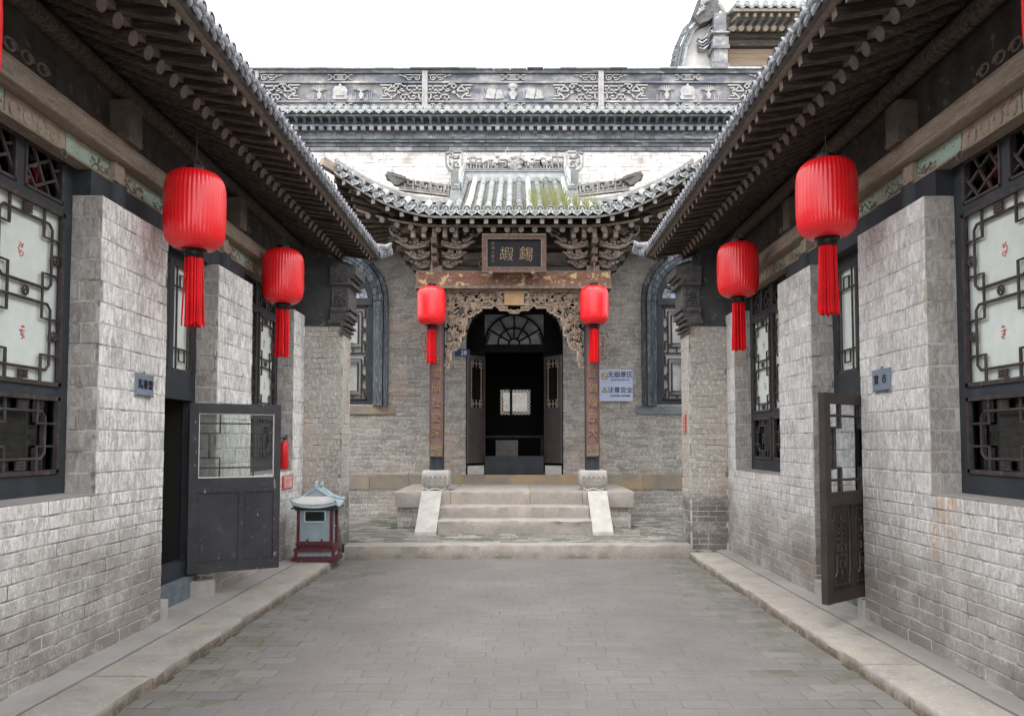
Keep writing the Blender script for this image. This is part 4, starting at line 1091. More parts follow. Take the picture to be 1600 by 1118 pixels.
# dark room behind with a bright rear window
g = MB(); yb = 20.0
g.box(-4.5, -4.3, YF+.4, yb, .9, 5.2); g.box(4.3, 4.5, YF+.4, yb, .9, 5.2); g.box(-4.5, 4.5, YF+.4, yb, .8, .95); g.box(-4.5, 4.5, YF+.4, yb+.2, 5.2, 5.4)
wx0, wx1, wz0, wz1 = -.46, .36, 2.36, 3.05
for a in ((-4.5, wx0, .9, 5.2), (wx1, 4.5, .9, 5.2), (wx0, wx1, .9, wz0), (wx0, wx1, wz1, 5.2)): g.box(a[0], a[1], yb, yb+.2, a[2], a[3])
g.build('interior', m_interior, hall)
g = MB(); fn = lambda u, v: (wx0+u, yb-.02, wz0+v)
W_, H_ = wx1-wx0, wz1-wz0
pl = []
for k in range(9):
    u = W_*k/9; pl += [[(u, 0), (u+.05, .05), (u+W_/9, 0)], [(u, H_), (u+.05, H_-.05), (u+W_/9, H_)]]
for k in range(7):
    v = H_*k/7; pl += [[(0, v), (.05, v+.05), (0, v+H_/7)], [(W_, v), (W_-.05, v+.05), (W_, v+H_/7)]]
rods(g, fn, pl + [[(.07, .07), (W_-.07, .07), (W_-.07, H_-.07), (.07, H_-.07), (.07, .07)]], .013, 4)
g.box(wx0+.26, wx0+.33, yb-.05, yb+.02, wz0, wz1)
g.build('rear_lattice', m_black, hall)
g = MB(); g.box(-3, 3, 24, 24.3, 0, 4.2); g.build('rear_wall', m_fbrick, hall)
# roof slab behind the parapet so the hall is solid
g = MB(); g.box(-7, 7, YF+.4, YF+4.3, 7.3, 7.5); g.build('flat_roof', m_tilebed, hall)
t = thing('altar_table', 'dark wooden table with a pale cloth panel inside the main doorway', 'table', (-.1, 17.5, .95))
g = MB(); g.box(-.85, .65, 17.3, 17.8, 1.72, 1.77); g.build('table_top', m_doorb, t)
for a in (-.82, .56):
    for b in (17.32, 17.74):
        g = MB(); g.box(a, a+.06, b, b+.06, .95, 1.72); g.build('leg', m_doorb, t)
g = MB(); g.box(-.50, .02, 17.27, 17.295, 1.28, 1.66); g.build('cloth_panel', m_stonew, t)

# ------------------------------------------------------------------ stone steps and terrace
st = thing('stone_terrace', 'worn stone terrace with three steps and sloping cheek stones before the portal', 'steps', (CX, 12.4, .17))
g = MB(); g.box(-2.02, 1.92, 12.50, 14.6, .1, .52); tb = g.build('terrace_base', m_mortar, st)
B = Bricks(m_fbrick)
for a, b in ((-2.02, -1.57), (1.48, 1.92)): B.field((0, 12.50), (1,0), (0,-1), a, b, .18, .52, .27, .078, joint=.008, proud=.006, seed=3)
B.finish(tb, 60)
r = random.Random(6)
for a, b in ((-2.06, -1.12), (-1.12, .22), (.22, 1.10), (1.10, 1.965)):
    g = MB(); slab(g, 12.45, 14.60, a+.003, b-.003, .522, .79, r.randrange(99), .007, r.random(), 16, axis='x'); g.build('terrace_slab', m_stone, st, True)
g = MB(); slab(g, 12.05, 12.5, -1.255, 1.17, .17, .572, 11, .012, .4, 22, axis='x'); g.build('step', m_stone, st, True)
g = MB(); slab(g, 11.67, 12.10, -1.25, 1.175, .15, .385, 14, .012, .7, 22, axis='x'); g.build('step', m_stone, st, True)
for a, b in ((-1.595, -1.258), (1.178, 1.50)):
    g = MB(); g.prism([(12.46, .79), (12.46, .17), (11.52, .17), (11.53, .22), (12.36, .805)], lambda p, q, d: (d, p, q), a, b, .8); g.build('cheek_stone', m_stonew, st)

# ------------------------------------------------------------------ portal (gate porch)
po = thing('entrance_portal', 'carved timber entrance portal with upswept tiled roof in front of the hall door', 'portal', (CX, 12.75, .79))
YC = 12.78
COLX = (-1.39, 1.30)
for cx in COLX:
    g = MB(); hw = .235
    prof = [(hw*.86, 0), (hw*.80, .03), (hw*.84, .05), (hw*.96, .075), (hw*1.04, .12), (hw*1.05, .27), (hw*1.02, .32), (hw*.92, .345)]
    sq = lambda a, z: 1/ (abs(math.cos(a))**6 + abs(math.sin(a))**6)**(1/6)
    g.lathe((cx, YC, .79), prof, 32, .5, 'z', sq)
    bs = g.build('column_base', m_stonew, po, True)
    g = MB(); r = random.Random(int(cx*100))
    for k in range(5):
        x = cx - .17 + k*.085
        g.tube([(x+.028*math.cos(t*.8), YC-.252, .99+.05*math.sin(t*.8)) for t in range(8)], .007, 4)
    g.build('carved_relief', m_stone, bs)
    for k in (-1, 1):
        g = MB(); g.tube([(cx+k*.17, YC-.20, .84), (cx+k*.12, YC-.22, .80), (cx, YC-.215, .83)], .018, 5); g.build('carved_foot', m_stonew, bs)
    g = MB(); g.tube([(cx, YC, 1.13), (cx, YC, 4.28)], .128, 20); g.build('column', m_black, po, True)
# polychrome beam + strips
g = MB(); g.box(-1.745, 1.62, YC-.16, YC+.16, 4.315, 4.575); bmn = g.build('painted_beam', m_beam, po)
g = MB(); g.box(-1.76, 1.635, YC-.19, YC+.18, 4.265, 4.30); g.box(-1.75, 1.625, YC-.175, YC+.17, 4.30, 4.314); g.build('beam_moulding', m_wood_md, po)
g = MB()
for x in (-1.735, 1.60): g.box(x, x+.018, YC-.172, YC-.161, 4.32, 4.572)
g.box(-1.72, 1.60, YC-.168, YC-.161, 4.555, 4.572)
g.build('beam_edge', m_wood_end, bmn)
# carved openwork under the beam
prof_in = [(1.19, -1.36), (1.13, -1.25), (1.10, -1.05), (1.0, -1.0), (.96, -.92), (.93, -.80), (.865, -.74), (.86, -.62), (.83, -.55), (.82, -.47), (.75, -.44), (.69, -.40), (.62, -.37), (.58, -.31), (.42, -.31), (.38, -.27), (.31, -.30), (.26, -.35), (.13, -.36), (.08, -.40), (0, -.40)]
def zin(ax):
    for (a, b), (c, d) in zip(prof_in, prof_in[1:]):
        if c <= ax <= a: return b + (d-b)*(a-ax)/(a-c) if a != c else b
    return -1.4 if ax > 1.19 else -.4
ZB = 4.265
cp = MB()
for s_ in (-1, 1):
    P = [(CX+s_*a, YC-.03, ZB+b) for a, b in prof_in]
    Q = []
    for p, q in zip(P, P[1:]): Q += [p, (q[0], q[1], p[2])]   # stepped edge
    Q.append(P[-1])
    for p, q in zip(Q, Q[1:]):
        if (Vector(q)-Vector(p)).length > .004: cp.bar(p, q, .028, .07, (0,1,0), .8)
    for p, q in zip(Q, Q[1:]):
        if (Vector(q)-Vector(p)).length > .03: cp.bar((p[0]+s_*.035, p[1], p[2]+.035), (q[0]+s_*.035, q[1], q[2]+.035), .012, .06, (0,1,0), .4)
cp.box(CX-1.2, CX+1.2, YC-.05, YC+.02, ZB-.035, ZB, .6)
cv = cp.build('carved_valance', m_wood_carv, po)
r = random.Random(17)
def inside(x, z, m=.03):
    ax = abs(x-CX); return .02 < ax < 1.19 and zin(ax)+m < z-ZB < -.03
leafm, grapem, vinem = MB(), MB(), MB()
for k in range(62):
    for _ in range(50):
        ax = r.uniform(.2, 1.17); z = ZB + r.uniform(-1.2, -.06)
        if inside(CX+ax, z, .07): break
    else: continue
    for s_ in (-1, 1):
        x = CX + s_*ax; gb = MB()
        if k % 3 == 0:
            for i in range(5):
                for j in range(5-i): gb.ball((x+(j-(4-i)/2)*.024, YC-.05, z-i*.022+.04), .0135, 6, 4)
            gb.build('grape_cluster', m_wood_carv, cv)
        else:
            n = 5; rr_ = r.uniform(.032, .058); a0_ = r.uniform(0, 6)
            poly = []
            for i in range(2*n): a = a0_ + PI*i/n; q = rr_ if i % 2 else rr_*.55; poly.append((x+q*math.cos(a), z+q*math.sin(a)))
            c_ = (x, YC-.075, z); vs = [(p[0], YC-.04, p[1]) for p in poly] + [c_]
            gb.add(vs, [(i, (i+1) % (2*n), 2*n) for i in range(2*n)], r.random())
            gb.build('carved_leaf', m_wood_carv, cv)
for k in range(80):
    for _ in range(40):
        ax = r.uniform(.15, 1.17); z = ZB + r.uniform(-1.25, -.05)
        if inside(CX+ax, z, .04): break
    a = r.uniform(0, 6); cu_ = r.uniform(-9, 9); pts = []; p = [ax, z]
    for i in range(9):
        if not inside(CX+p[0], p[1], .0): break
        pts.append(tuple(p)); p[0] += .035*math.cos(a); p[1] += .035*math.sin(a); a += cu_*.06
    if len(pts) > 2:
        for s_ in (-1, 1): vinem.tube([(CX+s_*q[0], YC-.02-.01*math.sin(i), q[1]) for i, q in enumerate(pts)], .012, 5, r.random())
vinem.build('carved_vine', m_wood_carv, cv)
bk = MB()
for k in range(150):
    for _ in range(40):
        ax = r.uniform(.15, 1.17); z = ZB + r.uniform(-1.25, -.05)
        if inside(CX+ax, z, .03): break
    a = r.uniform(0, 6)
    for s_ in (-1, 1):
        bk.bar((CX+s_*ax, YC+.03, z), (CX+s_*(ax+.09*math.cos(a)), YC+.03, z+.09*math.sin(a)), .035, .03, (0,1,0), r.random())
bk.build('valance_gap_shade', m_board_dk, cv, kind='stuff')  # dark bars added behind the openwork so its gaps read as shade
g = MB(); g.box(CX-.17, CX+.17, YC-.07, YC, ZB-.27, ZB-.005); g.build('centre_tablet', M('orange_timber', (.36,.21,.10), (.45,.30,.17), 5, .75, .4, 50, layers=(((.35,.42,.36), 9, .6, .7, .5),)), cv)
g = MB()
for s_ in (-1, 1):
    for pl in ([(.17,-.27),(.30,-.27),(.30,-.20)], [(.12,-.31),(.26,-.31)], [(.17,-.05),(.24,-.05),(.24,-.14),(.19,-.14)], [(.06,-.34),(.06,-.37),(0,-.37)]):
        for p, q in zip(pl, pl[1:]): g.bar((CX+s_*p[0], YC-.06, ZB+p[1]), (CX+s_*q[0], YC-.06, ZB+q[1]), .02, .05, (0,1,0), .7)
g.build('tablet_scroll', m_wood_carv, cv)
for s_ in (-1, 1):   # small carved wings outside the columns
    g = MB(); cx = COLX[0] if s_ < 0 else COLX[1]
    for pl in ([(.14,-.75),(.27,-.75),(.27,-.82),(.31,-.82),(.31,-.95),(.27,-.95),(.27,-1.05),(.24,-1.05),(.24,-1.2),(.18,-1.2)], [(.16,-.82),(.22,-.82),(.22,-.9),(.16,-.9)], [(.16,-.98),(.24,-.98)], [(.2,-.9),(.2,-1.15)], [(.16,-1.08),(.2,-1.08)]):
        for p, q in zip(pl, pl[1:]): g.bar((cx+s_*p[0], YC, ZB+p[1]), (cx+s_*q[0], YC, ZB+q[1]), .022, .05, (0,1,0), rnd.random())
    g.build('carved_wing', m_wood_carv, po)
# bracket sets
def horn(mb, cx, s_, y, z, l, th=.07, sc_=1.0, tone=.5):
    cpts = [(.10, .02, .10), (l*.45, -.035, .085), (l*.65, -.055, .065), (l*.82, -.015, .075), (l*.95, .035, .04), (l*1.04, .045, .012)]
    top = [(a, b+h/2) for a, b, h in cpts]; bot = [(a, b-h/2) for a, b, h in cpts][::-1]
    mb.prism([(cx+s_*a, z+b) for a, b in top+bot], lambda a, b, d: (a, d, b), y-th/2, y+th/2, tone)
def bracket_set(cx, big=1.0):
    bs = MB(); bs.box(cx-.11, cx+.11, YC-.11, YC+.11, 4.576, 4.68)
    root = bs.build('bracket_set', m_wood_md, po)
    for k, (z, l, y) in enumerate(((4.73, .40, YC-.02), (4.86, .52, YC-.12), (5.02, .66, YC-.22))):
        for s_ in (-1, 1):
            g = MB(); horn(g, cx, s_, y, z, l*big, .09, 1, .2+.3*k); g.build('carved_arm', m_wood_md, root)
            g = MB()
            for q in (.5, .78):
                g.box(cx+s_*(l*big*q)-.05, cx+s_*(l*big*q)+.05, y-.06, y+.06, z+.02, z+.09, rnd.random())
            for q in range(5): g.ball((cx+s_*(.14+.07*q)*big, y-.06, z-.0+.02*math.sin(q*2)), .035, 6, 4, (1,.5,.8), rnd.random())
            g.build('bearing_block', m_wood_md, root)
        g = MB(); g.box(cx-.55*big*(.6+.25*k), cx+.55*big*(.6+.25*k), y+.06, y+.12, z-.05, z+.06, .2); g.build('tie_beam', m_wood_dk, root)
        g = MB(); g.prism([(y-.42+.05*k, z+.03), (y-.36+.05*k, z-.045), (y-.2, z-.05), (YC+.3, z-.05), (YC+.3, z+.05), (y-.2, z+.05)], lambda a, b, d: (d, a, b), cx-.045, cx+.045, .7); g.build('projecting_arm', m_wood_md, root)
    for q in (-.36, -.18, 0, .18, .36):     # beam heads standing in a row
        g = MB(); x = cx + q*big
        g.box(x-.038, x+.038, YC-.42, YC-.02, 5.09, 5.32, .8); hd = g.build('beam_head', m_wood_carv, root)
        g = MB()
        for c in range(4): g.ball((x, YC-.425, 5.13+c*.05), .024, 6, 4, (1,.6,1), rnd.random())
        g.build('carved_face', m_stonew, hd)
    for s_ in (-1, 1):                       # pierced end plates
        g = MB()
        cc = [(.50, 5.06), (.56, 5.04), (.70, 5.16), (.74, 5.14), (.80, 5.22), (.80, 5.31), (.55, 5.31)]
        r_ = random.Random(3+s_)
        pts = [(cx+s_*a*big*.96, YC-.30, b) for a, b in cc]
        for p, q in zip(pts, pts[1:]): g.bar(p, q, .035, .05, (0,1,0), rnd.random())
        for k in range(16):
            a = r_.uniform(.52, .78); z = r_.uniform(5.10, 5.30)
            if z > 5.05+(a-.52)*.55: g.ball((cx+s_*a*big*.96, YC-.30, z), r_.uniform(.014, .024), 6, 4, (1.3,.7,1), r_.random())
        g.build('carved_end_plate', m_wood_md, root)
    return root
for cx in (COLX[0]-.02, COLX[1]+.02): bracket_set(cx)
g = MB(); g.box(-1.7, 1.6, YC+.0, YC+.12, 4.60, 4.66); g.box(-1.9, 1.8, YC-.35, YC-.27, 5.335, 5.40); g.box(-1.75, 1.65, YC+.06, YC+.12, 4.72, 4.78); g.box(-1.8, 1.7, YC-.02, YC+.06, 5.02, 5.07); g.build('tie_beam', m_wood_dk, po)
g = MB()
for k in range(26):     # pierced ornament between the sets, half lost in shade
    x = -.62 + (k % 13)*.09; z = 4.74 + .16*(k//13)
    g.ring((x, YC+.03, z), .05, .012, 'y', 8)
g.build('carved_fretwork', m_wood_md, po)
g = MB(); g.box(-.09, .0, YC-.36, YC-.28, 5.14, 5.33); g.build('beam_head', m_wood_md, po)
# ----- portal roof: geometry functions
XE = 2.98
def ez_(x):           # eave height (cap centre) along |x - CX|
    a = abs(x-CX); return 5.43 + (.72*((a-1.25)/1.72)**1.8 if a > 1.25 else 0)
def ey_(x):
    a = abs(x-CX); return 11.92 - (.22*((a-1.25)/1.72)**2 if a > 1.25 else 0)
def rise(d): return .50*d + .035*d*d
def dmax(x):
    a = abs(x-CX)
    return 2.35 if a < 1.02 else max(.10, .80*(1-(a-1.02)/(XE-1.02))**.9)
roofp = MB()
def rp(x, d): return (x, ey_(x)+d, ez_(x)-.05+rise(d)*(1 if abs(x-CX) < 1.02 else .9))
N = 60
def fr(u, v):
    x = CX - XE + u*2*XE; return rp(x, v*dmax(x))
roofp.grid(fr, N, 10)
roofp.grid(lambda u, v: tuple(Vector(fr(u, v)) - Vector((0, -.01, .05))), N, 10)
for s_ in (-1, 1):     # side slopes fall away behind the hips
    roofp.grid(lambda u, v, s_=s_: (CX+s_*(1.02+(XE-1.02)*v), rp(CX+s_*(1.02+(XE-1.02)*v), dmax(CX+s_*(1.02+(XE-1.02)*v)))[1]*(1-u)+14.62*u,
        rp(CX+s_*(1.02+(XE-1.02)*v), dmax(CX+s_*(1.02+(XE-1.02)*v)))[2]*(1-u) + (6.0-.55*v)*u), 8, 12)
    roofp.add([(CX+s_*1.02, 12.7, 5.75), (CX+s_*1.02, 14.6, 5.9), (CX+s_*1.02, 14.6, 6.95), (CX+s_*1.02, 14.27, 6.78), (CX+s_*1.02, 13.4, 6.2)], [(0,1,2,3,4)])
pr = roofp.build('roof', m_tilebed, po)
# cover tiles and drips
capm = MB(); capm.lathe((0, -.012, 0), [(.050, .0), (.050, -.0005), (.001, -.0006)], 14, .0, 'y'); capm.lathe((0, 0, 0), [(.062, .03), (.062, -.015), (.052, -.016), (.050, -.006), (.030, -.006), (.026, -.015), (.001, -.017)], 16, .5, 'y'); capm.tube([(-.03,-.012,0), (.03,-.012,0)], .006, 4); capm.tube([(0,-.012,-.03), (0,-.012,.03)], .006, 4); capme = capm.mesh('tile_cap', m_tilew, True)
drm = MB(); lf3 = [(a*1.05, b*1.15) for a, b in leaf2]; drm.prism(lf3, lambda a, b, d: (a, -.01-d+b*.35, b), 0, .016); drm.prism([(a*.62, b*.62) for a, b in lf3], lambda a, b, d: (a, -.01-d+b*.35, b), .0165, .024, .1)
drm.prism([(-.078, .035), (0, .01), (.078, .035), (.078, .02), (0, -.006), (-.078, .02)], lambda a, b, d: (a, d, b), -.01, .3); drme = drm.mesh('drip_tile', m_tilew)
r = random.Random(31)
xs = [CX + .172*(i+.5) for i in range(-17, 17)]
for x in xs:
    dm_ = dmax(x); a = abs(x-CX); n = 8 if a < 1.02 else 3
    fan = (a/XE)**3*.9*(1 if x > CX else -1)
    g = MB(); pts = []
    for i in range(n+1):
        d = dm_*i/n; p = rp(x, d); pts.append((p[0]+r.uniform(-.004, .004), p[1], p[2]+.05))
    g.tube(pts, .055, 10, r.random())
    if a < 1.02:
        for i in range(1, 9):   # joints of the single barrel tiles
            d = dm_*i/9; p = rp(x, d); g.tube([(p[0], p[1]-.012, p[2]+.05-.006), (p[0], p[1]+.012, p[2]+.05+.006)], .0585, 10, r.random())
    g.build('cover_tile', m_tilew, pr, True)
    place('tile_cap', capme, pr, (x, ey_(x)-.01, ez_(x)+r.uniform(-.006, .006)), (.0, r.uniform(-1, 1), fan*.6))
    xd = x+.086; sl = (ez_(xd+.05)-ez_(xd-.05))/.1
    place('drip_tile', drme, pr, (xd, ey_(xd)-.01, ez_(xd)-.055), (0, -math.atan(sl)*.7+r.uniform(-.06, .06), fan*.4))
# ridge and ornaments
def fret_band(mb, p0, p1, h, seed, dens=9, t=.022):
    """pierced ridge: rails and random hooks between two points"""
    r_ = random.Random(seed); p0 = Vector(p0); p1 = Vector(p1); L = (p1-p0).length; d = (p1-p0).normalized(); U = Vector((0,0,1))
    up = Vector((0,1,0))
    P = lambda u, v: p0 + d*u + U*v
    mb.bar(P(0, 0), P(L, 0), .09, .03, (0,0,1), .6); mb.bar(P(0, .04), P(L, .04), .06, .02, (0,0,1), .3)
    n = int(L*dens); cw = L/n
    for i in range(n):
        u = cw*i; hh = h*r_.uniform(.75, 1.12)
        k = r_.choice([0,1,2])
        S = {0: [(0,.05),(0,hh),(cw*.8,hh),(cw*.8,hh*.5),(cw*.35,hh*.5),(cw*.35,hh*.75)],
             1: [(0,hh*.8),(cw,hh*.8),(cw,hh*.35),(cw*.4,hh*.35)], 2: [(cw*.2,.05),(cw*.2,hh*.6),(cw*.8,hh*.6),(cw*.8,hh),(cw*.3,hh)]}[k]
        for a, b in zip(S, S[1:]): mb.bar(P(u+a[0], a[1]), P(u+b[0], b[1]), t, .05, up, r_.random())
        mb.bar(P(u+cw*.5, .05), P(u+cw*.5, h*.4), t, .05, up, r_.random())
g = MB(); g.box(CX-1.0, CX+1.0, 14.20, 14.45, 6.72, 6.90, .7); g.box(CX-1.03, CX+1.03, 14.17, 14.47, 6.90, 6.93, .3); g.build('ridge_base', m_tilew, pr)
for k in range(11):
    x = CX - .9 + k*.18; g = MB(); g.prism([(x-.08, 6.78), (x+.08, 6.78), (x+.05, 6.70), (x, 6.67), (x-.05, 6.70)], lambda a, b, d: (a, d, b), 14.14, 14.17); g.build('ridge_drip', m_tilew, pr)
g = MB(); fret_band(g, (CX-.98, 14.3, 6.95), (CX+.98, 14.3, 6.95), .26, 5, 9, .028); g.box(CX-.97, CX+.97, 14.36, 14.38, 6.97, 7.16, .5)
g.build('ridge_fretwork', m_fret, pr)
g = MB()
for k in range(20):
    a = k*.7; g.ball((CX+.14*math.cos(a)*(k/20), 14.25, 7.10+.16*math.sin(a)*(k/20)), .045, 7, 4, (1.2,.5,1), rnd.random())
g.build('ridge_flower', m_fret, pr)
for s_ in (-1, 1):
    g = MB(); r_ = random.Random(5)
    fr_ = lambda a, b: (CX+s_*(1.0+a), 14.26, 6.92+b)
    for pl in ([(.03,.02),(.26,.02),(.34,.12),(.36,.36),(.26,.40),(.24,.32),(.30,.30)], [(.05,.40),(.22,.40),(.22,.28),(.10,.28),(.10,.34)], [(.03,.08),(.03,.40)], [(.09,.10),(.20,.10),(.20,.20),(.12,.20),(.12,.15)], [(.28,.24),(.28,.16),(.24,.16)]):
        for p, q in zip(pl, pl[1:]): g.bar(fr_(*p), fr_(*q), .04, .07, (0,1,0), rnd.random())
    g.build('ridge_end_ornament', m_fret, pr)
    # descending gable ridges
    g = MB(); pts = [(CX+s_*1.03, 12.78+t*1.5/6, 5.92+rise(.8+t*1.5/6)-rise(.8)+.06) for t in range(7)]
    for p, q in zip(pts, pts[1:]): g.bar(p, q, .12, .20, (0,0,1), rnd.random())
    g.tube([(p[0], p[1], p[2]+.12) for p in pts], .045, 8)
    g.box(CX+s_*1.03-.09, CX+s_*1.03+.09, 12.66, 12.80, 5.76, 6.0, .4); g.box(CX+s_*1.07-.06, CX+s_*1.07+.07, 12.85, 12.99, 6.14, 6.44, .2)
    g.build('gable_ridge', m_tilew, pr, False)
    for q in (-.05, .07):
        g = MB(); g.lathe((CX+s_*(1.03)+q, 12.63, 5.74), [(.06,0),(.06,-.02),(.02,-.024)], 12, .5, 'y'); g.build('tile_cap', m_tilew, pr, True)
    # hip ridges with dragon heads
    def hp(a): x = CX+s_*a; return Vector(rp(x, dmax(x))) + Vector((0, 0, .10))
    g = MB(); ks = [1.06+i*(XE-1.12)/10 for i in range(11)]
    for a, b in zip(ks, ks[1:]): g.bar(hp(a)-Vector((0,0,.03)), hp(b)-Vector((0,0,.03)), .12, .06, (0,0,1), rnd.random())
    g.tube([hp(a)+Vector((0,0,.015)) for a in ks], .035, 8)
    g.build('hip_ridge', m_fret, pr)
    g = MB(); A, Bp = hp(1.10)+Vector((0,.05,.08)), hp(1.10)+Vector((s_*.90, -.10, .14))
    fret_band(g, A, Bp, .20, 7, 8, .026); v = Bp-A
    g.bar(A+Vector((0,.03,.13)), Bp+Vector((0,.03,.13)), .02, .16, (0,0,1), .3)
    for k in range(3): 
        p = A+v*(k/3+.06); g.box(p.x-.012, p.x+.012, p.y-.05, p.y+.03, p.z, p.z+.22, .5)
    g.build('hip_fretwork', m_fret, pr)
    g = MB(); H = Bp + Vector((0,0,.16))
    head = [(0,-.12),(.10,-.10),(.20,.0),(.27,.02),(.30,.10),(.24,.18),(.12,.17),(.06,.14),(-.06,.10),(-.16,.06),(-.14,-.02),(-.06,-.06)]
    g.prism([(H.x+s_*a*.8, H.z+b*.8) for a, b in head], lambda a, b, d: (a, d, b), H.y-.06, H.y+.05, .4)
    for k in range(6): g.tube([(H.x+s_*(.14-.05*k), H.y-.03, H.z+.08-.01*k), (H.x+s_*(.02-.06*k), H.y-.08, H.z+.05-.02*k)], [.022,.008], 5, rnd.random())
    g.tube([(H.x+s_*.2, H.y-.07, H.z+.09), (H.x+s_*.2, H.y+.06, H.z+.09)], .025, 6)
    g.build('dragon_head', m_carvbrick, pr)
# fascia, rafters (fanning at the corners)
def zu(x): return ez_(x) - .105
g = MB()
pts = [CX-XE+.05 + i*(2*XE-.1)/44 for i in range(45)]
for a, b in zip(pts, pts[1:]): g.bar((a, ey_(a)+.04, zu(a)-.01), (b, ey_(b)+.04, zu(b)-.01), .04, .035, (0,0,1), rnd.random())
g.build('eave_strip', m_stonew, po)
soff = MB()
soff.grid(lambda u, v: (lambda x: (x*(1-v)+ (CX + (x-CX)*.58)*v, ey_(x)+.05 + (13.35-ey_(x))*v, zu(x)+.01 + (5.92-zu(x)-.0)*v*.9))(CX-XE+.05+u*(2*XE-.1)), 48, 6)
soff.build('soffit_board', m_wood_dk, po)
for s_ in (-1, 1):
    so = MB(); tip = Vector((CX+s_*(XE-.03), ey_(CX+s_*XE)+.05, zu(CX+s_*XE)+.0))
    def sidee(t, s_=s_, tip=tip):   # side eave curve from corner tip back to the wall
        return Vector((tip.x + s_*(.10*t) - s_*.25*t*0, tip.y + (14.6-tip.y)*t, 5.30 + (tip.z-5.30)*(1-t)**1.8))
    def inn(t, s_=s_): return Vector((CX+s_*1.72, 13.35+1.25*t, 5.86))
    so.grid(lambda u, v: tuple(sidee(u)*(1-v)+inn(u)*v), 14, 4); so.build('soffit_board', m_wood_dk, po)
    for k in range(15):
        t = k/14; e = sidee(t); i_ = inn(t); d = (i_-e)
        g = MB(); g.tube([e+d*.16-Vector((0,0,.11)), i_-Vector((0,0,.09))], .045, 8, rnd.random()); g.build('rafter', m_wood_md, po, True)
        g = MB(); g.bar(e+d*.0-Vector((0,0,.045)), e+d*.45-Vector((0,0,.045)), .055, .06, (0,0,1), rnd.random()); g.build('flying_rafter', m_wood_dk, po)
    g = MB(); g.bar(tip+Vector((s_*.14, -.12, .06)), Vector((CX+s_*1.5, 13.3, 5.50)), .12, .14, (0,0,1), .8); g.bar(tip+Vector((-s_*.25, .2, -.16)), Vector((CX+s_*1.5, 13.3, 5.34)), .13, .14, (0,0,1), .3); g.build('corner_beam', m_wood_lt, po)
    g = MB(); g.tube([(CX+s_*1.55, YC-.2, 5.30), (CX+s_*1.95, YC-.2, 5.30)], .085, 12); g.build('purlin_end', m_wood_lt, po, True)
    # timber arms carried back to the wall under the corner
    for k in range(4):
        g = MB(); g.box(CX+s_*(1.66+.14*k), CX+s_*(1.74+.14*k), 13.0, 14.6, 4.70+.15*k, 4.79+.15*k, rnd.random()); g.build('wall_arm', m_wood_dk, po)
        g = MB(); g.bar((CX+s_*(1.60+.12*k), YC+.05, 4.66+.17*k), (CX+s_*(1.80+.14*k), YC+.25, 4.73+.17*k), .10, .10, (0,0,1), .5); g.build('wall_arm', m_wood_dk, po)
r = random.Random(8)
nr = 25
for k in range(nr):
    x = CX + (k-(nr-1)/2)*.232; a = abs(x-CX)
    if a > XE - .1: continue
    zc = zu(x) - .065; ye = ey_(x)+.10; s_ = 1 if x > CX else -1
    xi = CX + (x-CX)*(1 if a < 1.3 else 1-(a-1.3)*.16)
    back = Vector((xi, 12.75, 5.55 if a < 1.3 else 5.55+(zc-5.27)*.35)); e = Vector((x, ye, zc)); d = (back-e).normalized()
    g = MB(); g.bar(e, back, .065, .07, (0,0,1), r.random()); fo = g.build('flying_rafter', m_wood_dk, po)
    g = MB(); g.bar(e-d*.002, e+d*.012, .068, .073, (0,0,1)); g.build('rafter_end', m_stonew, fo)
    x2 = x + .116; a2 = abs(x2-CX)
    if a2 > XE - .35: continue
    xi2 = CX + (x2-CX)*(1 if a2 < 1.3 else 1-(a2-1.3)*.16)
    e = Vector((x2, 12.22-(.1 if a2 > 2 else 0), zu(x2)*.55+5.325*.45-.145)); back = Vector((xi2, 13.2, e.z+.34)); d = (back-e).normalized()
    g = MB(); g.tube([e, back], .050, 10, r.random()); ro = g.build('rafter', m_wood_dk, po, True)
    g = MB(); g.tube([e-d*.003, e+d*.004], .049, 10); g.build('rafter_end', m_wood_end, ro)
g = MB()
for a, b in zip(pts, pts[1:]):
    if abs(a-CX) < 2.75 and abs(b-CX) < 2.75:
        f_ = lambda x: (x, 12.26, zu(x)*.55+5.325*.45-.075); g.bar(f_(a), f_(b), .04, .035, (0,0,1), rnd.random())
g.build('eave_strip', m_wood_lt, po)
g = MB(); g.tube([(CX-1.95, YC-.2, 5.44), (CX+1.95, YC-.2, 5.44)], .07, 12); g.build('purlin', m_wood_dk, po, True)
# ceiling of the porch and dark upper timbers
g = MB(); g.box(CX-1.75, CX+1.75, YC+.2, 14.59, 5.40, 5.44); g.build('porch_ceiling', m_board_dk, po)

# ------------------------------------------------------------------ plaque, couplets, signs
YQ = 12.40
tilt = R(-7)
pq = thing('name_plaque', 'black plaque with two gilt characters in a brown frame over the portal beam', 'plaque', (CX, YQ, 4.49))
def pf(x, z, q=0):   # plaque frame coordinates, tipped towards the court
    return (CX+x, YQ - q*math.cos(.12) - z*math.sin(.12), 4.49 + z*math.cos(.12) - q*math.sin(.12)*.5)
def pbox(mb, x0, x1, z0, z1, q0, q1, tone=.5):
    vs = [pf(x, z, q) for q in (q0, q1) for (x, z) in ((x0,z0),(x1,z0),(x1,z1),(x0,z1))]
    mb.add(vs, [(3,2,1,0),(4,5,6,7),(0,1,5,4),(1,2,6,5),(2,3,7,6),(3,0,4,7)], tone)
g = MB(); pbox(g, -.48, .48, .06, .58, -.03, .0); g.build('plaque_field', m_plaq, pq)
g = MB()
for a in ((-.545, -.465, 0, .645), (.465, .545, 0, .645)): pbox(g, *a, -.04, .05)
for a in ((-.465, .465, 0, .075), (-.465, .465, .565, .645)): pbox(g, *a, -.04, .048)
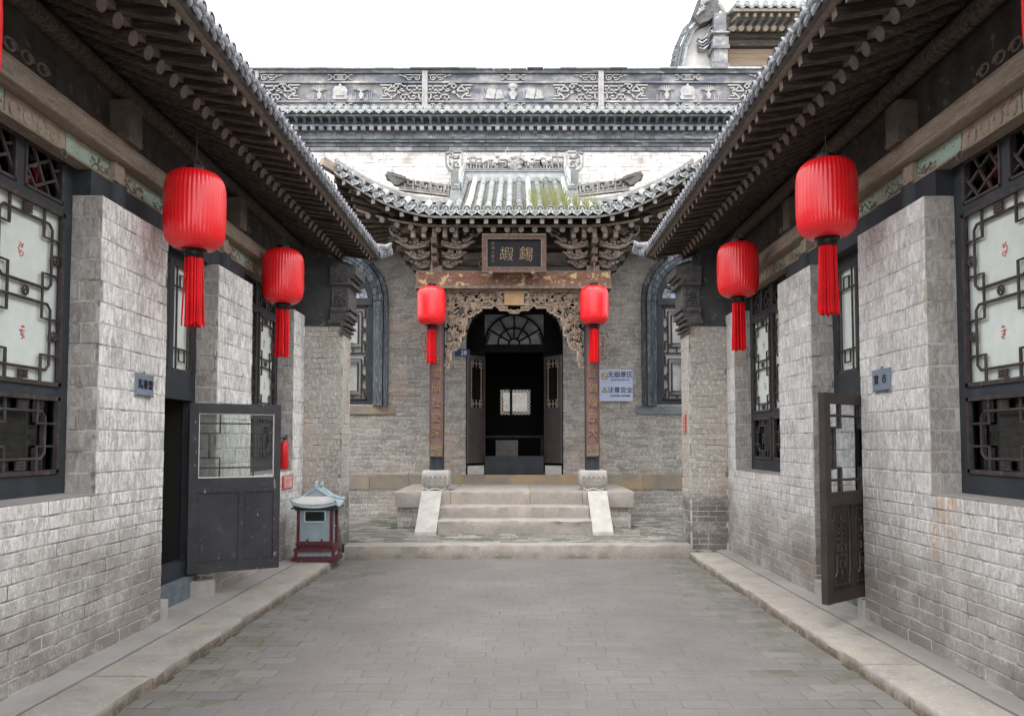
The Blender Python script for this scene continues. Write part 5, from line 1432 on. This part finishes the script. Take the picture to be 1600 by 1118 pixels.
g.build('plaque_frame', m_plaqf, pq)
g = MB()
for a in ((-.465, .465, .075, .087), (-.465, .465, .553, .565), (-.465, -.453, .087, .553), (.453, .465, .087, .553), (-.54, .54, .62, .645)): pbox(g, *a, .02, .058)
g.build('frame_bead', m_wood_end, pq)
rq = (PI/2 - .12 + .24*0, 0, 0); rq = (PI/2 + .12, 0, 0)
text('錫', .25, m_gold, pq, pf(.20, .30, .005), (rq[0], .12, 0), 'gilt_character', .006, 0)
text('嘏', .25, m_gold, pq, pf(-.13, .30, .005), (rq[0], .06, 0), 'gilt_character', .006, -.001)
for i, ch in enumerate('阿治人忠二'): text(ch, .058, m_wood_end, pq, pf(-.36, .49-.072*i, .005), rq, 'small_character', .003)
for x in (-.40, .32):
    g = MB(); g.ball(pf(x, -.01, .03), .045, 8, 6, (1,1,.8)); g.build('plaque_peg', m_wood_md, pq, True)
for cx, chars, lab in ((COLX[0], '任霍頎社宏深', 'long brown couplet board on the portal column at the left of the door'),
                       (COLX[1], '化宣猶綸歷大', 'long brown couplet board on the right portal column beside the blue sign')):
    t = thing('couplet_board', lab, 'couplet board', (cx, YC-.16, 1.36), 'couplet boards on the portal columns')
    g = MB()
    g.grid(lambda u, v: (cx+(u-.5)*.235, YC-.150+.035*(2*u-1)**2, 1.36+v*2.82), 8, 2)
    g.grid(lambda u, v: (cx+(u-.5)*.235, YC-.128+.035*(2*u-1)**2, 1.36+v*2.82), 8, 2)
    g.box(cx-.1175, cx+.1175, YC-.115, YC-.105, 1.36, 4.18)
    g.build('board', m_coup, t, True)
    g = MB()
    for s_ in (-1, 1): g.box(cx+s_*.112-.006, cx+s_*.112+.006, YC-.135, YC-.108, 1.36, 4.18)
    g.build('board_edge', m_plaqf, t)
    zz = [3.035, 2.79, 2.535, 2.28, 2.02, 1.775]
    for i, ch in enumerate(chars):
        text(ch, .165, m_gold, t, (cx, YC-.158, zz[i]), (PI/2, .05, 0), 'carved_character', .006, .001)
    g = MB(); g.box(cx-.10, cx+.10, YC-.158, YC-.12, 1.375, 1.58); sl_ = g.build('seal_block', m_gold, t)
    g = MB()
    for k in range(5):
        a = k*2*PI/5; g.ring((cx+.045*math.cos(a), YC-.160, 1.478+.045*math.sin(a)), .032, .007, 'y', 8)
    for q in ((-.09,-.095,.09,-.095), (-.09,.095,.09,.095), (-.09,-.095,-.09,.095), (.09,-.095,.09,.095)): g.bar((cx+q[0], YC-.161, 1.478+q[1]), (cx+q[2], YC-.161, 1.478+q[3]), .010, .008, (0,1,0))
    g.build('seal_carving', m_wood_md, sl_)
# safety sign
t = thing('safety_sign', 'pale blue sign board with black lettering and two yellow symbols right of the portal', 'sign', (1.96, YF-.03, 2.44))
x0, x1, z0, z1 = 1.62, 2.29, 2.435, 3.045
g = MB(); g.box(x0, x1, YF-.045, YF-.02, z0, z1); g.build('board', m_sign, t)
g = MB(); g.box(x0, x1, YF-.047, YF-.044, 2.735, 2.739); g.box(x0, x1, YF-.05, YF-.02, z0-.006, z0); g.box(x0, x1, YF-.05, YF-.02, z1, z1+.006); g.build('board_edge', m_signw, t)
ys = YF-.047
text('无烟景区', .125, m_ink, t, (2.045, ys, 2.945), (PI/2,0,0), 'lettering', .0015, .0010)
text('Smoke-Free Scenic Area', .052, m_ink, t, (2.045, ys, 2.852), (PI/2,0,0), 'lettering', .0015, .0006, .72)
text('注意安全', .125, m_ink, t, (2.045, ys, 2.64), (PI/2,0,0), 'lettering', .0015, .0010)
text('CAUTION  DANGER', .058, m_ink, t, (2.045, ys, 2.53), (PI/2,0,0), 'lettering', .0015, .0006, .74)
g = MB(); g.lathe((1.735, ys, 2.92), [(.065, .001), (.065, -.002), (.001, -.003)], 24, .5, 'y'); nsy = g.build('no_smoking_symbol', m_ink, t)
g = MB(); g.lathe((1.735, ys-.003, 2.92), [(.053, .001), (.053, -.0012), (.001, -.0015)], 24, .5, 'y'); g.build('symbol_ground', m_yellow, nsy)
g = MB(); g.bar((1.695, ys-.006, 2.96), (1.775, ys-.006, 2.88), .012, .002, (0,1,0)); g.bar((1.70, ys-.0055, 2.905), (1.765, ys-.0055, 2.925), .010, .002, (0,1,0)); g.build('symbol_bar', m_ink, nsy)
g = MB(); g.prism([(1.675, 2.60), (1.795, 2.60), (1.735, 2.705)], lambda a, b, d: (a, d, b), ys-.002, ys); wsy = g.build('warning_symbol', m_ink, t)
g = MB(); g.prism([(1.694, 2.612), (1.776, 2.612), (1.735, 2.684)], lambda a, b, d: (a, d, b), ys-.004, ys-.0025); g.build('symbol_ground', m_yellow, wsy)
g = MB(); g.box(1.730, 1.740, ys-.0055, ys-.0045, 2.635, 2.668); g.box(1.730, 1.740, ys-.0055, ys-.0045, 2.618, 2.627); g.build('exclamation_mark', m_ink, wsy)
# house number
t = thing('house_number', 'small dark blue number plate reading 28 beside the main door', 'number plate', (-1.05, YF-.03, 3.30))
g = MB(); g.box(-1.24, -.94, YF-.03, YF-.012, 3.32, 3.46); g.build('plate', M('enamel_blue', (.03,.07,.16), None, 4, .3, 0), t)
text('28', .12, m_signw, t, (-1.06, YF-.031, 3.385), (PI/2,0,0), 'number', .001, .001)
# room plates on the side piers
def room_plate(sg, Wd, yc, zc, chars, lab):
    t = thing('room_plate', lab, 'plate', (sg*(Wd-.01), yc, zc))
    g = MB(); g.box(sg*(Wd-.026), sg*(Wd-.006), yc-.135, yc+.135, zc-.095, zc+.085); g.build('plate', m_plate, t)
    g = MB(); g.box(sg*(Wd-.028), sg*(Wd-.0262), yc-.135, yc+.135, zc-.095, zc-.088); g.ring((sg*(Wd-.012), yc, zc+.095), .012, .003, 'x', 8); g.build('plate_edge', m_wire, t)
    n = len(chars)
    for i, ch in enumerate(chars):
        dy = (i-(n-1)/2)*(.082 if n == 3 else .13)
        text(ch, .085, m_ink, t, (sg*(Wd-.0275), yc - sg*dy, zc-.005), (PI/2, 0, -sg*PI/2), 'character', .002, 0)
room_plate(-1, WL, 5.975, 2.085, '馬畫齋', 'small blue-grey name plate with three characters on the left pier')
room_plate(1, WR, 6.01, 2.13, '賞市', 'small blue-grey name plate with two characters on the right pier')
# fire extinguisher and red notices
ey = 9.98; exx = -3.135
t = thing('fire_extinguisher', 'slim red fire extinguisher hung on the far left pier', 'fire extinguisher', (exx, ey-.06, 1.252))
g = MB(); g.lathe((exx, ey-.065, 1.252), [(.045,0),(.055,.012),(.055,.32),(.045,.355),(.02,.375),(.018,.39)], 20); g.build('cylinder', m_ext, t, True)
g = MB(); g.tube([(exx, ey-.065, 1.625), (exx, ey-.065, 1.67)], .014, 8); g.bar((exx-.01, ey-.065, 1.67), (exx+.045, ey-.065, 1.705), .012, .012); g.bar((exx-.01, ey-.065, 1.655), (exx+.05, ey-.065, 1.665), .012, .012)
g.tube([(exx+.01, ey-.065, 1.66), (exx-.035, ey-.075, 1.68), (exx-.06, ey-.08, 1.62), (exx-.055, ey-.08, 1.50)], .008, 6); g.build('valve', m_cap, t, True)
g = MB(); g.lathe((exx, ey-.065, 1.20), [(.0528, 0), (.0528, .006)], 20); g.lathe((exx, ey-.065, 1.23), [(.0528, 0), (.0528, .004)], 20); g.build('label_line', m_white, t)
t = thing('fire_notice', 'small red notice with white print below the extinguisher', 'notice', (-3.04, 9.77, 1.0))
g = MB(); g.box(-3.045, -3.03, 9.56, 9.98, 1.0, 1.18); g.build('board', m_sred, t)
text('消防器材', .075, m_white, t, (-3.0295, 9.77, 1.135), (PI/2,0,PI/2), 'lettering', .001, 0, 1.15)
text('灭火器', .09, m_white, t, (-3.0295, 9.77, 1.05), (PI/2,0,PI/2), 'lettering', .001, .001, 1.2)
g = MB(); g.box(-3.0295, -3.0285, 9.58, 9.96, 1.096, 1.10); g.build('print_line', m_white, t)
xi = 2.46
t = thing('wall_notice', 'narrow red vertical notice on the edge of the right end pier', 'notice', (xi, 10.8, 1.75))
g = MB(); g.box(xi-.022, xi-.008, 10.66, 10.80, 1.76, 2.02); g.build('board', m_sred, t)
for i, ch in enumerate('禁止攀登'): text(ch, .05, m_white, t, (xi-.023, 10.73, 1.985-.062*i), (PI/2,0,-PI/2), 'lettering', .001)
# iron rings under the frieze
for sg, Wd, yy in ((-1, WL, 4.98), (1, WR, 5.02)):
    g = MB(); g.ring((sg*(Wd+.07), yy, 3.60), .03, .006, 'x', 12); o = g.build('iron_ring', m_wire, None, True)
    tag(o, ('small iron ring hanging under the %s painted frieze' % ('left' if sg < 0 else 'right')), 'iron ring')

# ------------------------------------------------------------------ lanterns
def make_lantern():
    t = thing('red_lantern', '', 'lantern', (0,0,0))
    prof = [(.085,-.352),(.13,-.350),(.175,-.335),(.215,-.305),(.242,-.262),(.256,-.205),(.261,-.13),(.262,-.05),(.262,.05),(.261,.13),(.257,.20),(.246,.255),(.224,.298),(.19,.328),(.14,.345),(.085,.350)]
    # refine
    pp = []
    for (a, b), (c, d) in zip(prof, prof[1:]):
        for k in range(2): pp.append((a+(c-a)*k/2, b+(d-b)*k/2))
    pp.append(prof[-1])
    n = 44
    def rf(a, z):
        ph = a*n/(2*PI); f = abs((ph % 1) - .5)*2
        return 1 - .024*(1-f)**1.5*(.5+2.2*abs(z)) - (.006 if abs(z+.215) < .012 else 0)
    g = MB(); g.lathe((0,0,0), pp, n*4, .5, 'z', rf); g.build('shade', m_red, t, True)
    g = MB(); g.lathe((0,0,0), [(.07,.345),(.105,.347),(.105,.362),(.08,.366),(.082,.395),(.066,.40),(.02,.402)], 24); g.build('top_cap', m_cap, t, True)
    g = MB(); g.lathe((0,0,0), [(.105,-.350),(.108,-.362),(.086,-.372),(.080,-.405),(.088,-.412),(.08,-.425),(.02,-.428)], 24); g.build('bottom_cap', m_cap, t, True)
    g = MB(); r = random.Random(4)
    for k in range(84):
        a = r.uniform(0, 2*PI); q = .074*math.sqrt(r.uniform(.25, 1)); fl = r.uniform(1.02, 1.28); L_ = .60+r.uniform(-.015, .02)
        w_ = r.uniform(-.008, .008)
        g.tube([(q*math.cos(a), q*math.sin(a), -.42), (q*1.08*math.cos(a)+w_, q*1.08*math.sin(a), -.42-L_*.5), (q*fl*math.cos(a)+w_, q*fl*math.sin(a), -.42-L_)], [.0065,.0075,.0075], 4, r.random(), True)
    g.build('tassel', m_tassel, t)
    g = MB(); g.tube([(-.075,0,.39), (0,0,.50), (.075,0,.39)], .0035, 5); g.tube([(0,-.07,.39), (0,0,.50), (0,.07,.39)], .0035, 5)
    g.tube([(0,0,.50), (.006,.004,.62), (0,0,.80)], .003, 5); g.build('hanging_wire', m_wire, t)
    return t
proto = make_lantern()
spots = [(-2.705, 6.10, 3.555, 0.2, 'large red lantern in front of the left pier, the nearer whole one'),
         (-2.825, 8.80, 3.61, 2.0, 'red lantern under the left eave above the open glazed door'),
         (2.60, 6.10, 3.655, 3.9, 'large red lantern under the right eave, the nearer whole one'),
         (2.665, 8.80, 3.69, 1.2, 'red lantern under the right eave, second from the camera'),
         (-1.455, 12.42, 3.925, 5.1, 'small looking red lantern before the left portal column'),
         (1.31, 12.42, 3.935, 2.7, 'small looking red lantern before the right portal column'),
         (-2.752, 3.42, 3.62, 0.9, 'red lantern cut off by the left edge of the photo'),
         (2.705, 3.42, 3.75, 4.4, 'red lantern cut off by the right edge of the photo')]
for i, (x, y, z, rz, lab) in enumerate(spots):
    o = proto if i == 0 else copy_tree(proto)
    o.location = (x, y, z); o.rotation_euler = (0, 0, rz)
    if y in (6.10,): o.scale = (.94, .94, .94)
    if y > 12:
        g = MB(); g.tube([(x, y, z+.60), (x+.004, y, z+.9), (x-.003, y, 5.12)], .009, 6)
        g.build('hanging_cord', m_wood_end, None); gc = bpy.data.objects[-1] if False else [q for q in C.objects if q.name.startswith('hanging_cord')][-1]
        gc.parent = o; gc.matrix_parent_inverse = (Matrix.Translation((x, y, z)) @ Euler((0,0,rz)).to_matrix().to_4x4()).inverted()
    o['label'] = lab; o['category'] = 'lantern'; o['group'] = 'red lanterns hung round the court'
# ------------------------------------------------------------------ litter bin
bx, by = -2.60, 9.66
t = thing('litter_bin', 'pavilion shaped litter bin with pale blue body and maroon posts', 'litter bin', (bx, by, .09))
t_rot = R(2)
def bp(mb, x0, x1, y0, y1, z0, z1, tone=.5):
    c, s = math.cos(t_rot), math.sin(t_rot)
    vs = [(bx+x*c-y*s, by+x*s+y*c, .09+z) for z in (z0, z1) for x, y in ((x0,y0),(x1,y0),(x1,y1),(x0,y1))]
    mb.add(vs, [(3,2,1,0),(4,5,6,7),(0,1,5,4),(1,2,6,5),(2,3,7,6),(3,0,4,7)], tone)
def bpt(x, y, z):
    c, s = math.cos(t_rot), math.sin(t_rot); return (bx+x*c-y*s, by+x*s+y*c, .09+z)
g = MB(); bp(g, -.285, .285, -.20, .20, 0, .055); bp(g, -.26, .26, -.175, .175, .055, .065); bp(g, -.262, .262, -.178, .178, .125, .165); bp(g, -.235, .235, -.15, .15, .165, .215)
for a in (-.255, .215):
    for b in (-.172, .13): bp(g, a, a+.04, b, b+.04, .06, .13)
g.build('base', m_binred, t)
g = MB(); bp(g, -.24, .24, -.160, .160, .06, .128); bb = g.build('base_panel', m_binblue, t)
g = MB()
for k in range(5):
    x = -.17+k*.08
    g.tube([bpt(x+.03*math.cos(q*.9), -.163, .095+.02*math.sin(q*.9)) for q in range(7)], .005, 4)
g.build('carved_scroll', m_plate, bb)
g = MB(); bp(g, -.195, .195, -.166, .160, .215, .70); body = g.build('body', m_binblue, t)
g = MB(); bp(g, -.118, .118, -.170, -.165, .52, .635); g.build('opening', m_cap, body)
g = MB(); P = [(-.12,.505),(.12,.505),(.135,.53),(.135,.625),(.12,.65),(-.12,.65),(-.135,.625),(-.135,.53),(-.12,.505)]
g.tube([bpt(a, -.171, b) for a, b in P], .010, 6); g.build('opening_rim', m_binroof, body, True)
g = MB(); bp(g, .193, .200, -.10, .10, .26, .48); bp(g, .193, .200, -.10, .10, .50, .68); g.tube([bpt(.215, .0, .42), bpt(.215, .05, .44)], .008, 5); g.build('side_door', m_binblue, t)
for a in (-.228, .190):
    for b in (-.175, .123):
        g = MB(); bp(g, a, a+.038, b, b+.052, .205, .70); bp(g, a-.008, a+.046, b-.01, b+.062, .205, .235); g.build('post', m_binred, t)
g = MB(); bp(g, -.188, .188, -.174, -.150, .215, .26)
for x in (-.09, .09): bp(g, x-.012, x+.012, -.178, -.16, .25, .29)
g.build('lower_rail', m_binred, t)
g = MB()
def roofz(x, y, top=False):
    a = abs(x)/.33; b = abs(y)/.27
    return .80 + .05*max(a, b)**3*min(1, (a*b)**.5+.4)
def bpr(x, y, z): return bpt(x*.85, y*.93, z-.06)
# eave slab curved up at its corners
def rv(u, v):
    x = (u*2-1); y = (v*2-1); m = max(abs(x), abs(y)); c4 = (abs(x)*abs(y))**2
    z = .775 + .045*c4 + (1-m)*.16 + (.06*(1-m)**2)
    return bpr(x*.335, y*.255, z)
g.grid(rv, 16, 16); g.grid(lambda u, v: (lambda p: (p[0], p[1], p[2]-.0))(bpr((u*2-1)*.335, (v*2-1)*.255, .745+.05*(abs(u*2-1)*abs(v*2-1))**2)), 16, 16)
for ed in range(4):
    def ef(u, v, ed=ed):
        s_ = u*2-1; x, y = ((s_, -1), (s_, 1), (-1, s_), (1, s_))[ed]; c4 = (abs(x)*abs(y))**2
        return bpr(x*.335, y*.255, (.745+.05*c4)*(1-v) + (.775+.045*c4)*v)
    g.grid(ef, 16, 1)
rf_ = g.build('roof', m_binroof, t)
g = MB()   # front gable with its ridge
for y0 in (-.10, .10):
    g.prism([(-.17, .875), (.17, .875), (.05, .955), (0, .985), (-.05, .955)], lambda a, b, d: bpr(a, d, b), y0-.02, y0+.02)
for s_ in (-1, 1):
    g.tube([bpr(0, y, 1.0 + .0) for y in (-.14, .14)], .03, 8)
    for y0 in (-.12, .12): g.tube([bpr(0, y0, 1.0), bpr(s_*.08, y0, .955), bpr(s_*.19, y0, .885), bpr(s_*.30, y0*1.9, .835), bpr(s_*.345, y0*2.15, .845)], [.024,.022,.022,.022,.026], 7)
    g.grid(lambda u, v, s_=s_: bpr(s_*(.02+.17*u), -.12+.24*v, 1.0-.115*u-.02*math.sin(PI*u)), 6, 2)
g.tube([bpr(-.005, -.13, 1.0), bpr(.0, -.14, 1.06), bpr(.02, -.12, 1.085)], [.03,.025,.012], 8)
g.tube([bpr(.0, .12, 1.0), bpr(.02, .14, 1.05), bpr(.03, .14, 1.075)], [.03,.025,.012], 8)
g.build('roof_ridge', m_binroof, rf_, True)
g = MB()
for k in range(27):
    x = -.30 + k*.6/26; g.tube([bpr(x*.62, -.15, .885-.0), bpr(x, -.262, .79+.05*(abs(x)/.335)**3)], .008, 5)
g.build('roof_rib', m_white, rf_, True)
g = MB()
for a, b, z in ((.315, .235, .745), (.27, .20, .725), (.23, .17, .71)): bp(g, -a*.93, a*.93, -b*.93, b*.93, z-.072, z-.055)
g.build('eave_bracket', m_bindk, t)

# ------------------------------------------------------------------ upper tower behind the parapet (right)
YT = 19.0
t = thing('tower_roof', 'tiled roof and curved gable end of a taller building rising behind the parapet', 'building', (6, YT, 9))
gp = [(4.20, 9.5), (4.24, 11.5), (4.36, 12.1), (4.56, 12.55), (4.78, 12.75), (5.0, 12.95), (5.45, 12.95), (5.48, 9.5)]
g = MB(); g.prism(gp, lambda a, b, d: (a, d, b), YT+.2, YT+5, .8); tg = g.build('gable_wall', m_tower, t)
edge = [(4.20, 9.5), (4.24, 11.5), (4.36, 12.1), (4.56, 12.55), (4.78, 12.78)]
for k, (dx, m_) in enumerate(((-.07, m_cornice), (.0, m_tilew), (.07, m_cornice), (.13, m_tilew))):
    g = MB()
    for a, b in zip(edge, edge[1:]): g.bar((a[0]+dx, YT+.12, a[1]-dx*.3), (b[0]+dx, YT+.12, b[1]-dx*.3), .06, .2, (0,1,0), rnd.random())
    g.build('gable_moulding', m_, t)
g = MB()
for k in range(18):
    q = k/17*4; i = min(int(q), 3); f_ = q-i; a, b = edge[i], edge[i+1]
    g.lathe((a[0]+(b[0]-a[0])*f_-.12, YT+.1, a[1]+(b[1]-a[1])*f_), [(.06, 0), (.06, .3)], 8, rnd.random(), 'y')
g.build('verge_tile', m_cornice, t)
for k in range(4):      # scrolled corbel mouldings
    pts = [(5.46-.02*k, 12.40-.13*0+.08*k), (5.30, 12.40+.08*k), (5.15-.02*k, 12.28+.08*k), (5.05-.02*k, 12.08+.07*k), (4.92-.02*k, 11.98+.07*k), (4.80-.01*k, 12.02+.08*k)]
    g = MB()
    for a, b in zip(pts, pts[1:]): g.bar((a[0], YT+.08-.02*k, a[1]), (b[0], YT+.08-.02*k, b[1]), .035, .2, (0,1,0), rnd.random())
    g.build('scroll_moulding', (m_tilew, m_parapet)[k % 2], t)
g = MB(); g.prism([(4.62, 12.85), (4.80, 13.35), (4.98, 13.75), (5.25, 13.9), (5.2, 13.4), (5.42, 13.1), (5.3, 12.9), (5.05, 12.7), (4.8, 12.6)], lambda a, b, d: (a, d, b), YT-.1, YT+.25, .4); g.build('gable_crest', m_carvbrick, t)
g = MB(); r = random.Random(2)
for k in range(22):
    a = r.uniform(0, 1); g.tube([(4.72+.4*a, YT-.12, 12.8+.9*a), (4.82+.4*a+r.uniform(-.1, .1), YT-.15, 12.9+.9*a), (4.78+.4*a, YT-.12, 13.0+.9*a)], [.03,.04,.01], 5, r.random())
for k in range(7): g.ball((5.35+.07*k*.5, YT-.1, 13.12-.06*k), .07, 8, 5, (1,1,1), r.random())
g.build('crest_scroll', m_relief, t, True)
g = MB(); g.box(5.12, 5.52, YT-.25, YT+.3, 11.95, 12.18, .7); g.box(5.16, 5.48, YT-.2, YT+.3, 12.18, 12.85, .6); g.box(5.08, 5.54, YT-.28, YT+.3, 11.86, 11.95, .5); g.box(5.14, 5.5, YT-.22, YT+.3, 11.45, 11.86, .8); g.box(5.06, 5.54, YT-.28, YT+.3, 11.36, 11.45, .3); g.box(5.12, 5.5, YT-.2, YT+.3, 9.6, 11.36, .5); g.box(5.06, 5.54, YT-.3, YT+.3, 12.26, 12.30, .9)
g.build('corner_pier', m_parapet, t)
g = MB(); g.box(5.5, 12, YT+.2, YT+.4, 9.5, 11.52); g.box(5.5, 12, YT+.0, YT+.2, 11.52, 11.66); g.build('wall', m_brownboard, t)
for k in range(3):
    g = MB(); g.box(5.5, 12, YT+.1, YT+.2, 11.665+.125*k, 11.785+.125*k, rnd.random()); g.build('wall_board', m_brownboard, t)
g = MB(); g.box(5.5, 12, YT-.02, YT+.2, 12.06, 12.22, .5); g.tube([(5.5, YT+.0, 12.34), (12, YT+.0, 12.34)], .10, 12); g.build('beam', m_wood_dk, t, True)
g = MB(); g.tube([(0,0,0), (0,.8,.32)], .07, 10); rm = g.mesh('rafter', m_wood_lt, True)
g = MB(); g.bar((0,0,0), (0,.8,.2), .07, .08); fm = g.mesh('flying_rafter', m_wood_lt)
for k in range(16):
    x = 5.62+.21*k
    place('rafter', rm, t, (x, YT-.35, 12.34)); place('flying_rafter', fm, t, (x+.05, YT-.65, 12.52))
g = MB(); g.prism([(YT-.7, 12.60), (YT-.7, 12.66), (YT+3, 14.0), (YT+3, 13.9)], lambda a, b, d: (d, a, b), 5.5, 12); rt = g.build('roof', m_tilebed, t)
g = MB(); g.box(5.5, 12, YT-.72, YT-.66, 12.58, 12.65); g.build('eave_strip', m_wood_lt, t)
for k in range(15):
    x = 5.62+.235*k
    place('cover_tile', ct, rt, (x, YT-.72, 12.76), (0,0,0), (1.25,2.2,1.25)); place('drip_tile', dt, rt, (x+.117, YT-.72, 12.70), (0,0,0), (1.3,1,1.3))

# ------------------------------------------------------------------ grass on the portal roof and moss lines
g = MB(); r = random.Random(14)
for k in range(1000):
    if r.random() < .78: x = CX + r.gauss(.70, .30)
    else: x = CX + r.uniform(-.9, .9)
    x = CX + round((x-CX)/.172)*.172 + r.gauss(0, .035)
    d = r.uniform(.0, 1.1) if abs(x-CX) < 1.0 else r.uniform(0, .35)
    if x-CX > 1.5 or x - CX < -1.2: continue
    p = Vector(rp(x, d)); h = r.uniform(.05, .30)*(1.15 if x > CX+.25 else .35); a = r.gauss(0, .07)
    g.add([p+Vector((-.006,0,0)), p+Vector((.006,0,0)), p+Vector((a*.5+.003,-.02,h*.6)), p+Vector((a,-.03,h)), p+Vector((a*.5-.003,-.02,h*.6))], [(0,1,2,3,4)], r.random())
o = g.build('roof_grass', m_grass, None); o['kind'] = 'stuff'; tag(o, 'thin green grass growing between the portal roof tiles', 'grass')
print('objects', len(bpy.data.objects), 'tris', sum(len(o.data.polygons) for o in bpy.data.objects if o.type == 'MESH'))
